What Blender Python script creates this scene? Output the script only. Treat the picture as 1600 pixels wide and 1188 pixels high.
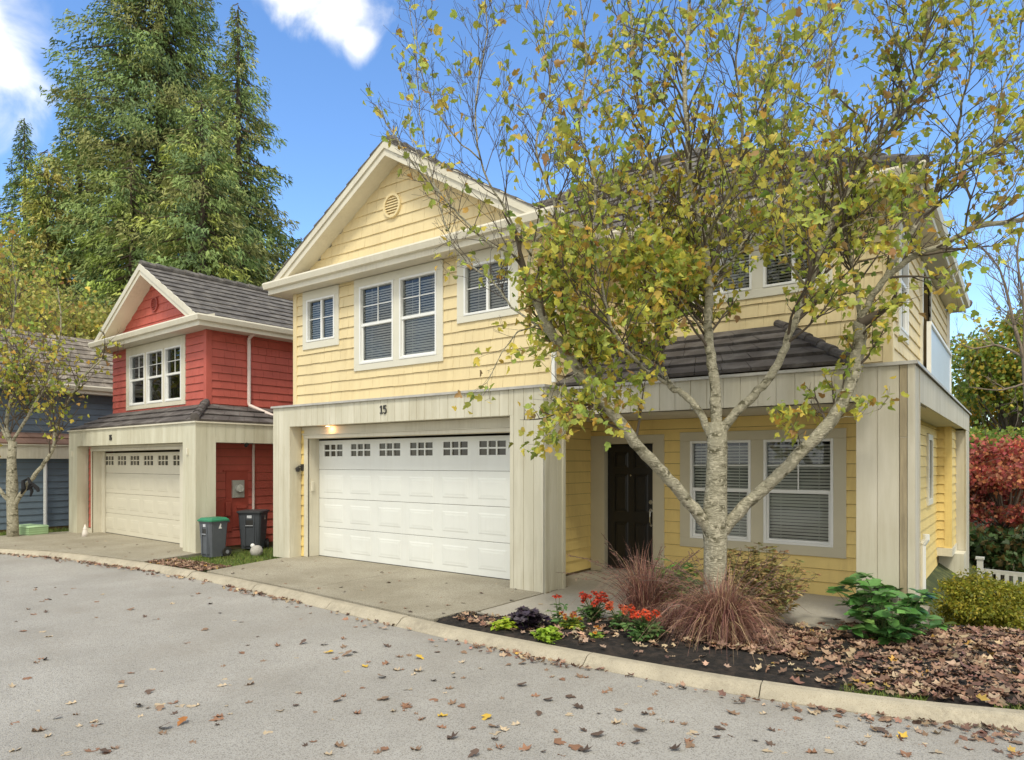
import bpy, math, random
import numpy as np
from mathutils import Vector, Matrix
random.seed(7); RNG = np.random.default_rng(7)
for o in list(bpy.data.objects): bpy.data.objects.remove(o)
S = bpy.context.scene; COL = S.collection
R = math.radians
# ------------------------------------------------------------------ camera
FPX, CX, CY, EYE = 1066.7, 800.0, 723.0, 1.7
TH = math.atan((800+633)/FPX)
FW = (-math.cos(TH), math.sin(TH)); RT = (math.sin(TH), math.cos(TH))
cam = bpy.data.cameras.new('camera'); cam.sensor_width = 36; cam.lens = 24
cam.shift_y = (723-594)/1600; cam.clip_end = 2000; cam.clip_start = .05
co = bpy.data.objects.new('camera', cam); COL.objects.link(co)
co.location = (0, 0, EYE); co.rotation_euler = (R(90), 0, math.atan2(FW[1], FW[0])-R(90))
S.camera = co
# ------------------------------------------------------------------ sky and sun
SUN_EL, SUN_AZ = 56, 300            # azimuth counter-clockwise from +X: where the sun stands
w = bpy.data.worlds.new('World'); S.world = w; w.use_nodes = True
nt = w.node_tree; nt.nodes.clear()
def N(t, **k):
    n = nt.nodes.new(t)
    for a, b in k.items(): setattr(n, a, b)
    return n
out = N('ShaderNodeOutputWorld'); bg = N('ShaderNodeBackground'); bg.inputs[1].default_value = .14
sky = N('ShaderNodeTexSky', sky_type='NISHITA', sun_disc=False)
sky.sun_elevation = R(SUN_EL); sky.sun_rotation = R(90-SUN_AZ); sky.dust_density = .4; sky.ozone_density = 2.5; sky.air_density = 1.0
hsv = N('ShaderNodeHueSaturation'); hsv.inputs['Saturation'].default_value = 1.16; hsv.inputs['Value'].default_value = 1.55; hsv.inputs['Hue'].default_value=.503
nt.links.new(sky.outputs[0], hsv.inputs['Color'])
geo = N('ShaderNodeTexCoord')
def M(op, a, b=None, c=None):
    n = N('ShaderNodeMath', operation=op)
    for i, v in enumerate((a, b, c)):
        if v is None: continue
        if isinstance(v, (int, float)): n.inputs[i].default_value = v
        else: nt.links.new(v, n.inputs[i])
    return n.outputs[0]
def pray(x, y):
    a = (x-CX)/FPX; b = (CY-y)/FPX
    return Vector((FW[0]+a*RT[0], FW[1]+a*RT[1], b))
noise = N('ShaderNodeTexNoise'); noise.inputs['Scale'].default_value = 11; noise.inputs['Detail'].default_value = 8; noise.inputs['Roughness'].default_value = .55
noise.inputs['Distortion'].default_value = .5
nt.links.new(geo.outputs['Generated'], noise.inputs['Vector'])
mask = None
for (px, py, rad) in ((-50, 75, .10), (5, 95, .055), (-70,120,.09), (470, -15, .055), (535, 15, .06), (560,60,.035), (510,-60,.08)):
    d = pray(px, py).normalized()
    dp = N('ShaderNodeVectorMath', operation='DISTANCE'); nt.links.new(geo.outputs['Generated'], dp.inputs[0]); dp.inputs[1].default_value = d
    m = M('SUBTRACT', 1.0, M('DIVIDE', dp.outputs['Value'], rad))
    mask = m if mask is None else M('MAXIMUM', mask, m)
# unseen cloud bank added behind the camera to make the sky fill neutral
dd = Vector((-FW[0], -FW[1], .55)).normalized()
dp = N('ShaderNodeVectorMath', operation='DOT_PRODUCT'); nt.links.new(geo.outputs['Generated'], dp.inputs[0]); dp.inputs[1].default_value = dd
mask = M('MAXIMUM', mask, M('MULTIPLY', M('ADD', dp.outputs['Value'], .12), 1.4))
mm = M('ADD', mask, M('MULTIPLY', M('SUBTRACT', noise.outputs['Fac'], .5), 2.0))
mr = N('ShaderNodeMapRange', interpolation_type='SMOOTHSTEP'); nt.links.new(mm, mr.inputs[0]); mr.inputs[1].default_value = .0; mr.inputs[2].default_value = .95
mix = N('ShaderNodeMix', data_type='RGBA'); nt.links.new(mr.outputs[0], mix.inputs['Factor'])
nt.links.new(hsv.outputs[0], mix.inputs['A']); mix.inputs['B'].default_value = (7.7, 7.6, 7.2, 1)
nt.links.new(mix.outputs['Result'], bg.inputs[0]); nt.links.new(bg.outputs[0], out.inputs[0])
sl = bpy.data.lights.new('sun', 'SUN'); sl.energy = 1.9; sl.angle = R(12); sl.color = (1, .95, .80)
so = bpy.data.objects.new('sun', sl); COL.objects.link(so)
sd = Vector((math.cos(R(SUN_AZ))*math.cos(R(SUN_EL)), math.sin(R(SUN_AZ))*math.cos(R(SUN_EL)), math.sin(R(SUN_EL))))
so.rotation_euler = sd.to_track_quat('Z', 'Y').to_euler(); so.location = sd*30
vs = S.view_settings; vs.view_transform = 'Standard'; vs.look = 'None'; vs.exposure = .37; vs.gamma = 1; vs.use_curve_mapping = False
S.render.engine = 'CYCLES'; S.cycles.max_bounces = 8; S.cycles.transparent_max_bounces = 16
S.render.resolution_x = 1024; S.render.resolution_y = 760

# ------------------------------------------------------------------ pixel helpers (used to place real geometry)
def at(x, y, d): v = pray(x, y); return Vector((v.x*d, v.y*d, EYE+v.z*d))
def onz(x, y, z=0.0):
    v = pray(x, y); t = (z-EYE)/v.z; return Vector((v.x*t, v.y*t, z))

# ------------------------------------------------------------------ materials
MATS = {}
def mat(name, col, rough=.6, var=.06, scale=3.0, bump=.0, bscale=60, col2=None, metal=0, spec=.5, attr=False, transl=0, stretch=None, detail=6, c2lo=.45, c2hi=.65, spots=None, grime=None):
    """principled material with noise-varied colour and fine bump"""
    if name in MATS: return MATS[name]
    m = bpy.data.materials.new(name); MATS[name] = m; m.use_nodes = True
    t = m.node_tree; n = t.nodes; l = t.links
    p = n['Principled BSDF']; p.inputs['Roughness'].default_value = rough; p.inputs['Metallic'].default_value = metal
    p.inputs['Specular IOR Level'].default_value = spec
    tc = n.new('ShaderNodeTexCoord'); mp = n.new('ShaderNodeMapping'); l.new(tc.outputs['Object'], mp.inputs[0])
    if stretch: mp.inputs['Scale'].default_value = stretch
    nz = n.new('ShaderNodeTexNoise'); nz.inputs['Scale'].default_value = scale; nz.inputs['Detail'].default_value = detail; nz.inputs['Roughness'].default_value = .6
    l.new(mp.outputs[0], nz.inputs['Vector'])
    mx = n.new('ShaderNodeMix'); mx.data_type = 'RGBA'
    mr = n.new('ShaderNodeMapRange'); l.new(nz.outputs['Fac'], mr.inputs[0])
    mr.inputs[1].default_value = c2lo if col2 else .3; mr.inputs[2].default_value = c2hi if col2 else .7
    l.new(mr.outputs[0], mx.inputs['Factor'])
    if attr:
        a = n.new('ShaderNodeAttribute'); a.attribute_name = 'col'
        hs = n.new('ShaderNodeHueSaturation'); l.new(a.outputs['Color'], hs.inputs['Color'])
        m2 = n.new('ShaderNodeMapRange'); l.new(nz.outputs['Fac'], m2.inputs[0]); m2.inputs[1].default_value=.3; m2.inputs[2].default_value=.7
        m2.inputs[3].default_value = 1-var; m2.inputs[4].default_value = 1+var; l.new(m2.outputs[0], hs.inputs['Value'])
        cs = hs.outputs[0]
    else:
        c1 = tuple(c*(1-var) for c in col); c2 = tuple(c*(1+var) for c in col) if not col2 else col2
        mx.inputs['A'].default_value = (*c1, 1); mx.inputs['B'].default_value = (*c2, 1); cs = mx.outputs['Result']
    if spots:   # fine speckle (aggregate): (scale, colour, low, high)
        sc, scol, lo, hi = spots
        n2 = n.new('ShaderNodeTexNoise'); n2.inputs['Scale'].default_value = sc; n2.inputs['Detail'].default_value = 2; l.new(tc.outputs['Object'], n2.inputs['Vector'])
        r2 = n.new('ShaderNodeMapRange'); l.new(n2.outputs['Fac'], r2.inputs[0]); r2.inputs[1].default_value = lo; r2.inputs[2].default_value = hi
        x2 = n.new('ShaderNodeMix'); x2.data_type = 'RGBA'; l.new(r2.outputs[0], x2.inputs['Factor']); l.new(cs, x2.inputs['A']); x2.inputs['B'].default_value = (*scol, 1)
        cs = x2.outputs['Result']
    if grime:   # vertical weather streaks and blotches: (amount, colour)
        am, gcol = grime; m3 = n.new('ShaderNodeMapping'); m3.inputs['Scale'].default_value = (9, 9, .55); l.new(tc.outputs['Object'], m3.inputs[0])
        n3 = n.new('ShaderNodeTexNoise'); n3.inputs['Scale'].default_value = 2.2; n3.inputs['Detail'].default_value = 7; n3.inputs['Roughness'].default_value = .7; l.new(m3.outputs[0], n3.inputs['Vector'])
        n4 = n.new('ShaderNodeTexNoise'); n4.inputs['Scale'].default_value = 1.3; n4.inputs['Detail'].default_value = 5; l.new(tc.outputs['Object'], n4.inputs['Vector'])
        mu = n.new('ShaderNodeMath'); mu.operation = 'MULTIPLY'; l.new(n3.outputs['Fac'], mu.inputs[0]); l.new(n4.outputs['Fac'], mu.inputs[1])
        r3 = n.new('ShaderNodeMapRange'); l.new(mu.outputs[0], r3.inputs[0]); r3.inputs[1].default_value = .24; r3.inputs[2].default_value = .42; r3.inputs[4].default_value = am
        x3 = n.new('ShaderNodeMix'); x3.data_type = 'RGBA'; l.new(r3.outputs[0], x3.inputs['Factor']); l.new(cs, x3.inputs['A']); x3.inputs['B'].default_value = (*gcol, 1); cs = x3.outputs['Result']
    l.new(cs, p.inputs['Base Color'])
    if bump:
        nb = n.new('ShaderNodeTexNoise'); nb.inputs['Scale'].default_value = bscale; nb.inputs['Detail'].default_value = 4; l.new(mp.outputs[0], nb.inputs['Vector'])
        b = n.new('ShaderNodeBump'); b.inputs['Strength'].default_value = bump; b.inputs['Distance'].default_value = .02; l.new(nb.outputs['Fac'], b.inputs['Height']); l.new(b.outputs[0], p.inputs['Normal'])
    if transl:
        tr = n.new('ShaderNodeBsdfTranslucent'); l.new(cs, tr.inputs['Color']); ms = n.new('ShaderNodeMixShader'); ms.inputs[0].default_value = transl
        l.new(p.outputs[0], ms.inputs[1]); l.new(tr.outputs[0], ms.inputs[2]); l.new(ms.outputs[0], n['Material Output'].inputs[0])
    return m
def glass_mat():
    m = bpy.data.materials.new('window_glass'); m.use_nodes = True; t = m.node_tree; n = t.nodes; l = t.links; n.clear()
    o = n.new('ShaderNodeOutputMaterial'); tr = n.new('ShaderNodeBsdfTransparent'); tr.inputs[0].default_value = (.80, .82, .80, 1)
    g = n.new('ShaderNodeBsdfGlossy'); g.inputs['Roughness'].default_value = .02; g.inputs['Color'].default_value = (.9, .95, 1, 1)
    f = n.new('ShaderNodeFresnel'); f.inputs[0].default_value = 1.6; ms = n.new('ShaderNodeMixShader')
    l.new(f.outputs[0], ms.inputs[0]); l.new(tr.outputs[0], ms.inputs[1]); l.new(g.outputs[0], ms.inputs[2]); l.new(ms.outputs[0], o.inputs[0])
    return m
def emis(name, col, st):
    m = bpy.data.materials.new(name); m.use_nodes = True; p = m.node_tree.nodes['Principled BSDF']
    p.inputs['Emission Color'].default_value = (*col, 1); p.inputs['Emission Strength'].default_value = st; return m
YEL = mat('yellow_paint', (.75, .615, .35), .65, .06, 2.2, .12, 90, stretch=(1, 1, .3), grime=(.35, (.58,.44,.22)))
YELS = mat('yellow_paint_shaded', (.77, .585, .215), .65, .07, 1.6, .12, 90, grime=(.4, (.55,.38,.15)))  # house yellow with shade under the overhangs put into the colour, plus weather streaks
RED = mat('red_paint', (.49, .105, .075), .65, .10, 2.5, .12, 90, grime=(.4, (.36,.085,.06)))
BLU = mat('slate_blue_paint', (.15, .20, .25), .65, .08, 2.5, .1, 90)
CRM = mat('cream_panel_paint', (.62, .585, .455), .7, .05, 1.4, .1, 70, col2=(.68, .645, .52), stretch=(3, 3, .35), grime=(.45, (.42,.37,.25)))
TRM = mat('cream_trim_paint', (.66, .62, .50), .6, .05, 2, .05, 60, grime=(.4, (.45,.40,.28)))
TAUPE = mat('taupe_casing_paint', (.56, .51, .37), .6, .05, 2, .05, 60)
CASW = mat('pale_casing_paint', (.69, .66, .55), .6, .04, 2, .05, 60)
GUT = mat('cream_gutter_metal', (.70, .65, .52), .5, .05, 2, grime=(.35, (.48,.42,.30)))
SOF = mat('soffit_paint', (.62, .57, .46), .7, .04, 2, .1, 30)
WHT = mat('white_vinyl', (.80, .80, .77), .4, .03, 2)
DOORW = mat('white_door_paint', (.72, .73, .69), .5, .04, 1.5, grime=(.25, (.60,.59,.53)))
DOORC = mat('cream_door_paint', (.64, .60, .48), .5, .03, 1.5)
BLK = mat('black_door_paint', (.012, .011, .010), .35, .1, 3)
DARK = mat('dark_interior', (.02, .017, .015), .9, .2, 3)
PANE = mat('dark_pane', (.045, .04, .032), .08, .3, 2.5)
BLIND = mat('blind_slats', (.78, .76, .70), .6, .05, 4)
ROOFM = mat('concrete_roof_tile', (.13, .115, .10), .85, .2, 5, .5, 50, col2=(.20, .18, .155))
ROOFP = mat('brown_roof_tile', (.10, .085, .078), .85, .2, 3, .4, 50, col2=(.165, .148, .138))
MOSS = mat('aged_metal_flashing', (.42, .40, .36), .5, .15, 6)
STEEL = mat('brushed_metal', (.62, .62, .60), .25, .05, 5, metal=1)
BLKM = mat('dark_metal', (.03, .028, .025), .45, .2, 5)
GLS = glass_mat(); LAPSHADE = mat('lap_shade_brown', (.17,.12,.055), .9, .1, 3)  # brown seen through the siding slots, standing in for lap shadow lines
RAWW = mat('weathered_wood', (.33, .27, .17), .8, .25, 4, .3, 40, stretch=(6, 6, .6))
CONC = mat('concrete_exposed', (.345, .305, .225), .85, .10, .9, .7, 120, col2=(.43, .39, .305), c2lo=.36, c2hi=.64, spots=(110, (.17, .145, .10), .50, .66), grime=(.55, (.26,.23,.17)))
CONC2 = mat('concrete_smooth', (.42, .385, .32), .85, .1, 1.5, .3, 120, spots=(90, (.28,.25,.2), .52, .68), grime=(.5, (.28,.25,.19)))
CURB = mat('curb_concrete', (.43, .38, .285), .85, .16, 4, .4, 150, grime=(.6,(.23,.20,.15)), spots=(150, (.27, .22, .15), .55, .7))
ASPH = mat('asphalt', (.37, .35, .315), .9, .10, .8, .6, 120, col2=(.425, .405, .37), c2lo=.36, c2hi=.64, spots=(115, (.20, .185, .165), .48, .68), grime=(.45, (.29,.26,.22)))
MULCH = mat('black_mulch', (.018, .014, .011), .95, .3, 12, 1.0, 90, col2=(.045, .032, .024))
LAWN = mat('lawn_soil', (.055, .075, .02), .95, .3, 5, .8, 60, col2=(.11, .12, .035))
LEAF = mat('leaf_tissue', (.3, .3, .05), .55, .14, 25, attr=True, transl=.42)
LEAFG = mat('glossy_leaf_tissue', (.1, .2, .05), .38, .12, 25, attr=True, transl=.2)
NEEDLE = mat('conifer_foliage', (.06, .1, .02), .8, .25, .5, attr=True, transl=.15)
DRYL = mat('dry_leaf_tissue', (.2, .12, .07), .75, .2, 40, attr=True)
BARK = mat('birch_bark', (.39, .36, .26), .85, .15, 6, 1.0, 30, col2=(.10, .09, .05), c2lo=.50, c2hi=.64, stretch=(1,1,2.6), spots=(26, (.47,.43,.32), .52, .64))
BARKD = mat('twig_bark', (.105, .082, .06), .85, .2, 9)
BARKC = mat('conifer_bark', (.10, .075, .05), .9, .25, 4, .5, 20)
GRASSM = mat('grass_blade', (.2, .3, .05), .6, .15, 20, attr=True, transl=.3)

# ------------------------------------------------------------------ mesh building
class MB:
    def __init__(s, T=None): s.v = []; s.f = []; s.alt = []; s.T = T or (lambda a, b, c: (a, b, c))
    def add(s, vs, fs):
        k = len(s.v); s.v += [tuple(s.T(*p)) for p in vs]; s.f += [tuple(i+k for i in f) for f in fs]
    def box(s, u0, u1, v0, v1, w0, w1, ch=0):
        if ch <= 0:
            s.add([(u0,v0,w0),(u1,v0,w0),(u1,v1,w0),(u0,v1,w0),(u0,v0,w1),(u1,v0,w1),(u1,v1,w1),(u0,v1,w1)],
                  [(0,3,2,1),(4,5,6,7),(0,1,5,4),(1,2,6,5),(2,3,7,6),(3,0,4,7)])
        else:   # chamfered towards w1
            c = ch
            s.add([(u0,v0,w0),(u1,v0,w0),(u1,v1,w0),(u0,v1,w0),(u0,v0,w1-c),(u1,v0,w1-c),(u1,v1,w1-c),(u0,v1,w1-c),(u0+c,v0+c,w1),(u1-c,v0+c,w1),(u1-c,v1-c,w1),(u0+c,v1-c,w1)],
                  [(0,3,2,1),(0,1,5,4),(1,2,6,5),(2,3,7,6),(3,0,4,7),(4,5,9,8),(5,6,10,9),(6,7,11,10),(7,4,8,11),(8,9,10,11)])
    def prism(s, poly, w0, w1):   # poly in (u,v)
        n = len(poly); s.add([(u,v,w0) for u,v in poly]+[(u,v,w1) for u,v in poly], [tuple(range(n-1,-1,-1)), tuple(range(n,2*n))]+[(i,(i+1)%n,n+(i+1)%n,n+i) for i in range(n)])
    def hull(s, a, b):            # loft between two equal-count 3D loops, capped
        n = len(a); s.add(list(a)+list(b), [tuple(range(n-1,-1,-1)), tuple(range(n,2*n))]+[(i,(i+1)%n,n+(i+1)%n,n+i) for i in range(n)])
    def tube(s, pts, rad, n=8, cap=True):
        pts = [Vector(p) for p in pts]; k0 = len(s.v); m = len(pts)
        if isinstance(rad, (int, float)): rad = [rad]*m
        up = Vector((0,0,1)); prev = None; vs = []
        for i, p in enumerate(pts):
            d = (pts[min(i+1,m-1)]-pts[max(i-1,0)]).normalized()
            if prev is None: a = d.orthogonal().normalized()
            else:
                a = prev - d*prev.dot(d)
                a = a.normalized() if a.length > 1e-5 else d.orthogonal().normalized()
            prev = a; b = d.cross(a)
            for j in range(n):
                t = 2*math.pi*j/n; vs.append(p+(a*math.cos(t)+b*math.sin(t))*rad[i])
        fs = []
        for i in range(m-1):
            for j in range(n): fs.append((i*n+j, i*n+(j+1)%n, (i+1)*n+(j+1)%n, (i+1)*n+j))
        if cap: fs += [tuple(range(n-1,-1,-1)), tuple((m-1)*n+j for j in range(n))]
        s.add([tuple(v) for v in vs], fs)
    def sphere(s, c, r, nu=12, nv=8, sc=(1,1,1)):
        vs = []; fs = []
        for i in range(nv+1):
            a = math.pi*i/nv
            for j in range(nu):
                b = 2*math.pi*j/nu; vs.append((c[0]+r*sc[0]*math.sin(a)*math.cos(b), c[1]+r*sc[1]*math.sin(a)*math.sin(b), c[2]+r*sc[2]*math.cos(a)))
        for i in range(nv):
            for j in range(nu): fs.append((i*nu+j, (i+1)*nu+j, (i+1)*nu+(j+1)%nu, i*nu+(j+1)%nu))
        s.add(vs, fs)
ORG = [Vector((0,0,0))]
def obj(name, mb, m, parent=None, smooth=False, off=True):
    o_ = ORG[0] if (parent is not None and off) else Vector((0,0,0))
    me = bpy.data.meshes.new(name); me.from_pydata([(a-o_.x, b-o_.y, c-o_.z) for a,b,c in mb.v], [], mb.f)
    me.materials.append(m)
    if mb.alt:
        me.materials.append(LAPSHADE)
        for i in mb.alt: me.polygons[i].material_index = 1
    if smooth: me.polygons.foreach_set('use_smooth', [True]*len(me.polygons))
    o = bpy.data.objects.new(name, me); COL.objects.link(o)
    if parent is not None: o.parent = parent
    return o
def tag(o, label=None, cat=None, group=None, kind=None):
    if label: o['label'] = label
    if cat: o['category'] = cat
    if group: o['group'] = group
    if kind: o['kind'] = kind
    return o
def empty(name, loc, label, cat, rz=0, group=None):
    o = bpy.data.objects.new(name, None); COL.objects.link(o); o.location = loc; o.rotation_euler = (0,0,rz); o.empty_display_size = .2
    return tag(o, label, cat, group)
def npmesh(name, V, F, m, parent=None, colors=None, smooth=False, k=None):
    """V (n,3), F (m,k) arrays"""
    k = F.shape[1]; me = bpy.data.meshes.new(name)
    me.vertices.add(len(V)); me.vertices.foreach_set('co', V.astype(np.float32).ravel())
    me.loops.add(F.size); me.loops.foreach_set('vertex_index', F.astype(np.int32).ravel())
    me.polygons.add(len(F)); me.polygons.foreach_set('loop_start', np.arange(0, F.size, k, dtype=np.int32)); me.polygons.foreach_set('loop_total', np.full(len(F), k, dtype=np.int32))
    if smooth: me.polygons.foreach_set('use_smooth', np.ones(len(F), dtype=bool))
    me.update(calc_edges=True)
    if colors is not None:
        a = me.color_attributes.new('col', 'FLOAT_COLOR', 'POINT')
        c = np.ones((len(V), 4), dtype=np.float32); c[:, :3] = colors; a.data.foreach_set('color', c.ravel())
    me.materials.append(m); o = bpy.data.objects.new(name, me); COL.objects.link(o)
    if parent is not None: o.parent = parent
    return o
def rots(fwd, roll):
    """rotation matrices whose x axis is fwd and z is near up, rolled about x"""
    f = fwd/np.linalg.norm(fwd, axis=1, keepdims=True)
    up = np.tile(np.array([0,0,1.]), (len(f),1)); par = np.abs(f[:,2]) > .97; up[par] = (1,0,0)
    y = np.cross(up, f); y /= np.linalg.norm(y, axis=1, keepdims=True); z = np.cross(f, y)
    c = np.cos(roll)[:,None]; s_ = np.sin(roll)[:,None]
    y2 = y*c+z*s_; z2 = -y*s_+z*c
    return np.stack([f, y2, z2], axis=2)
def scatter(name, bv, bf, pos, rm, sc, cols, m, parent=None):
    n = len(pos); bv = np.asarray(bv, float); bf = np.asarray(bf); kv = len(bv)
    if sc.ndim == 1: sc = np.stack([sc]*3, 1)
    P = bv[None]*sc[:,None,:]; P = np.einsum('nij,nkj->nki', rm, P)+pos[:,None,:]
    F = (bf[None]+(np.arange(n)*kv)[:,None,None]).reshape(-1, bf.shape[1])
    return npmesh(name, P.reshape(-1,3), F, m, parent, np.repeat(cols, kv, axis=0))
# leaf shapes: x along the midrib, y across, z normal
LB = [(0,0,0),(.10,.34,.06),(.52,.56,.10),(.54,.25,.03),(.74,.27,.0),(1,0,-.12),(.45,0,-.04),(.06,-.34,.06),(.50,-.52,.10),(.56,-.22,.03),(.76,-.26,.0)]
LF = [(0,6,2,1),(6,4,3,2),(6,5,5,4),(0,7,8,6),(6,8,9,10),(6,10,5,5)]
LFt = [(0,6,1),(6,2,1),(6,3,2),(6,4,3),(6,5,4),(0,7,6),(6,7,8),(6,8,9),(6,9,10),(6,10,5)]
# curled, lobed dead leaf
DB = [(0,0,.0),(.15,.38,.14),(.34,.20,.04),(.55,.52,.22),(.68,.20,.05),(1,.05,.18),(.45,0,0),(.70,-.22,.06),(.52,-.50,.16),(.33,-.20,.03),(.12,-.34,.20)]
DFt = [(6,0,1),(6,1,2),(6,2,3),(6,3,4),(6,4,5),(6,5,7),(6,7,8),(6,8,9),(6,9,10),(6,10,0)]
for L_ in (DB,):
    DB = [(x-.45, y, z) for x,y,z in L_]
BB = [(0,-.5,0),(0,.5,0),(.35,.42,.02),(.35,-.42,.02),(.7,.28,.02),(.7,-.28,.02),(1,0,0)]
BFt = [(0,3,1),(1,3,2),(3,5,2),(2,5,4),(5,6,4)]
def pal(n, cs, ws, jit=.18):
    cs = np.array(cs); i = RNG.choice(len(cs), n, p=np.array(ws)/sum(ws)); c = cs[i]*(1+RNG.normal(0, jit, (n,1)))
    return np.clip(c*(1+RNG.normal(0, .05, (n,3))), .004, .9)

# frames: u across, v up, w outwards
def FRONT(Y): return lambda u, v, w: (u, Y-w, v)
def RIGHT(X): return lambda u, v, w: (X+w, u, v)
def LEFT(X): return lambda u, v, w: (X-w, u, v)

def siding(mb, u0, u1, v0, v1, holes=(), exp=.185, shingle=True, proud=.021, lim=None):
    """lapped courses; every shingle is its own board; holes = (u0,u1,v0,v1)"""
    v = v0
    while v < v1-.02:
        t = min(v+exp, v1); mid = (v+t)/2; a0, b0 = (u0, u1) if lim is None else lim(mid)
        if b0-a0 < .04: v = t; continue
        segs = [(a0, b0, v, t)]
        for h in holes:
            if h[2] < t-.004 and h[3] > v+.004:
                ns = []
                for a, b, y0, y1 in segs:
                    if h[1] <= a or h[0] >= b: ns.append((a, b, y0, y1)); continue
                    if h[0] > a: ns.append((a, h[0], y0, y1))
                    if h[1] < b: ns.append((h[1], b, y0, y1))
                    m0, m1 = max(a, h[0]), min(b, h[1])
                    if h[3] < y1-.012: ns.append((m0, m1, h[3], y1))
                    if h[2] > y0+.012: ns.append((m0, m1, y0, h[2]))
                segs = ns
        for a, b, y0, y1 in segs:
            x = a
            while x < b-.003:
                wd = random.uniform(.12, .34) if shingle else random.uniform(2.4, 3.7)
                x1 = min(x+wd, b)
                if b-x1 < .06: x1 = b
                g = .0035 if shingle else .002; dz = random.uniform(-.003, .003) if shingle else 0; pw = proud+random.uniform(-.0025, .0025)*shingle
                e = x1-g if x1 < b else x1; sg = (.0045 if shingle else .007) if y0 == v else 0; pb = pw if y0 == v else .002+(pw-.002)*(t-y0)/(t-v); pt = .002 if y1 == t else .002+(pw-.002)*(t-y1)/(t-v)
                mb.add([(x, y0+dz+sg, 0), (e, y0+dz+sg, 0), (e, y0+dz+sg, pb), (x, y0+dz+sg, pb), (e, y1+.001, pt), (x, y1+.001, pt)], [(0,1,2,3), (3,2,4,5), (0,3,5), (1,4,2)])
                x = x1
        v = t
def plate(mb, u0, u1, v0, v1, w, holes=(), th=.12, alt=True):
    """solid wall backing (brown behind the boards, painted as the shade in the laps) with rectangular holes, cut in a grid"""
    k0 = len(mb.f)
    us = sorted({u0, u1, *[h[0] for h in holes], *[h[1] for h in holes]}); vz = sorted({v0, v1, *[h[2] for h in holes], *[h[3] for h in holes]})
    for i in range(len(us)-1):
        for j in range(len(vz)-1):
            cu, cv = (us[i]+us[i+1])/2, (vz[j]+vz[j+1])/2
            if any(h[0] < cu < h[1] and h[2] < cv < h[3] for h in holes): continue
            if cu < u0 or cu > u1 or cv < v0 or cv > v1: continue
            mb.box(us[i], us[i+1], vz[j], vz[j+1], w-th, w)
    if alt: mb.alt += range(k0, len(mb.f))
def boards(mb, u0, u1, v0, v1, w, th=.02, bw=.15, gap=.005, first=None):
    mb.box(u0+.004, u1-.004, v0+.003, v1-.003, w-th-.006, w-.009)
    x = u0; k = 0
    while x < u1-.002:
        b = first if (first and k == 0) else bw
        e = min(x+b, u1)
        if u1-e < .03: e = u1
        mb.box(x, e-gap if e < u1 else e, v0, v1, w-.009, w+random.uniform(-.0008, .0008), .0025); x = e; k += 1

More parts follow.
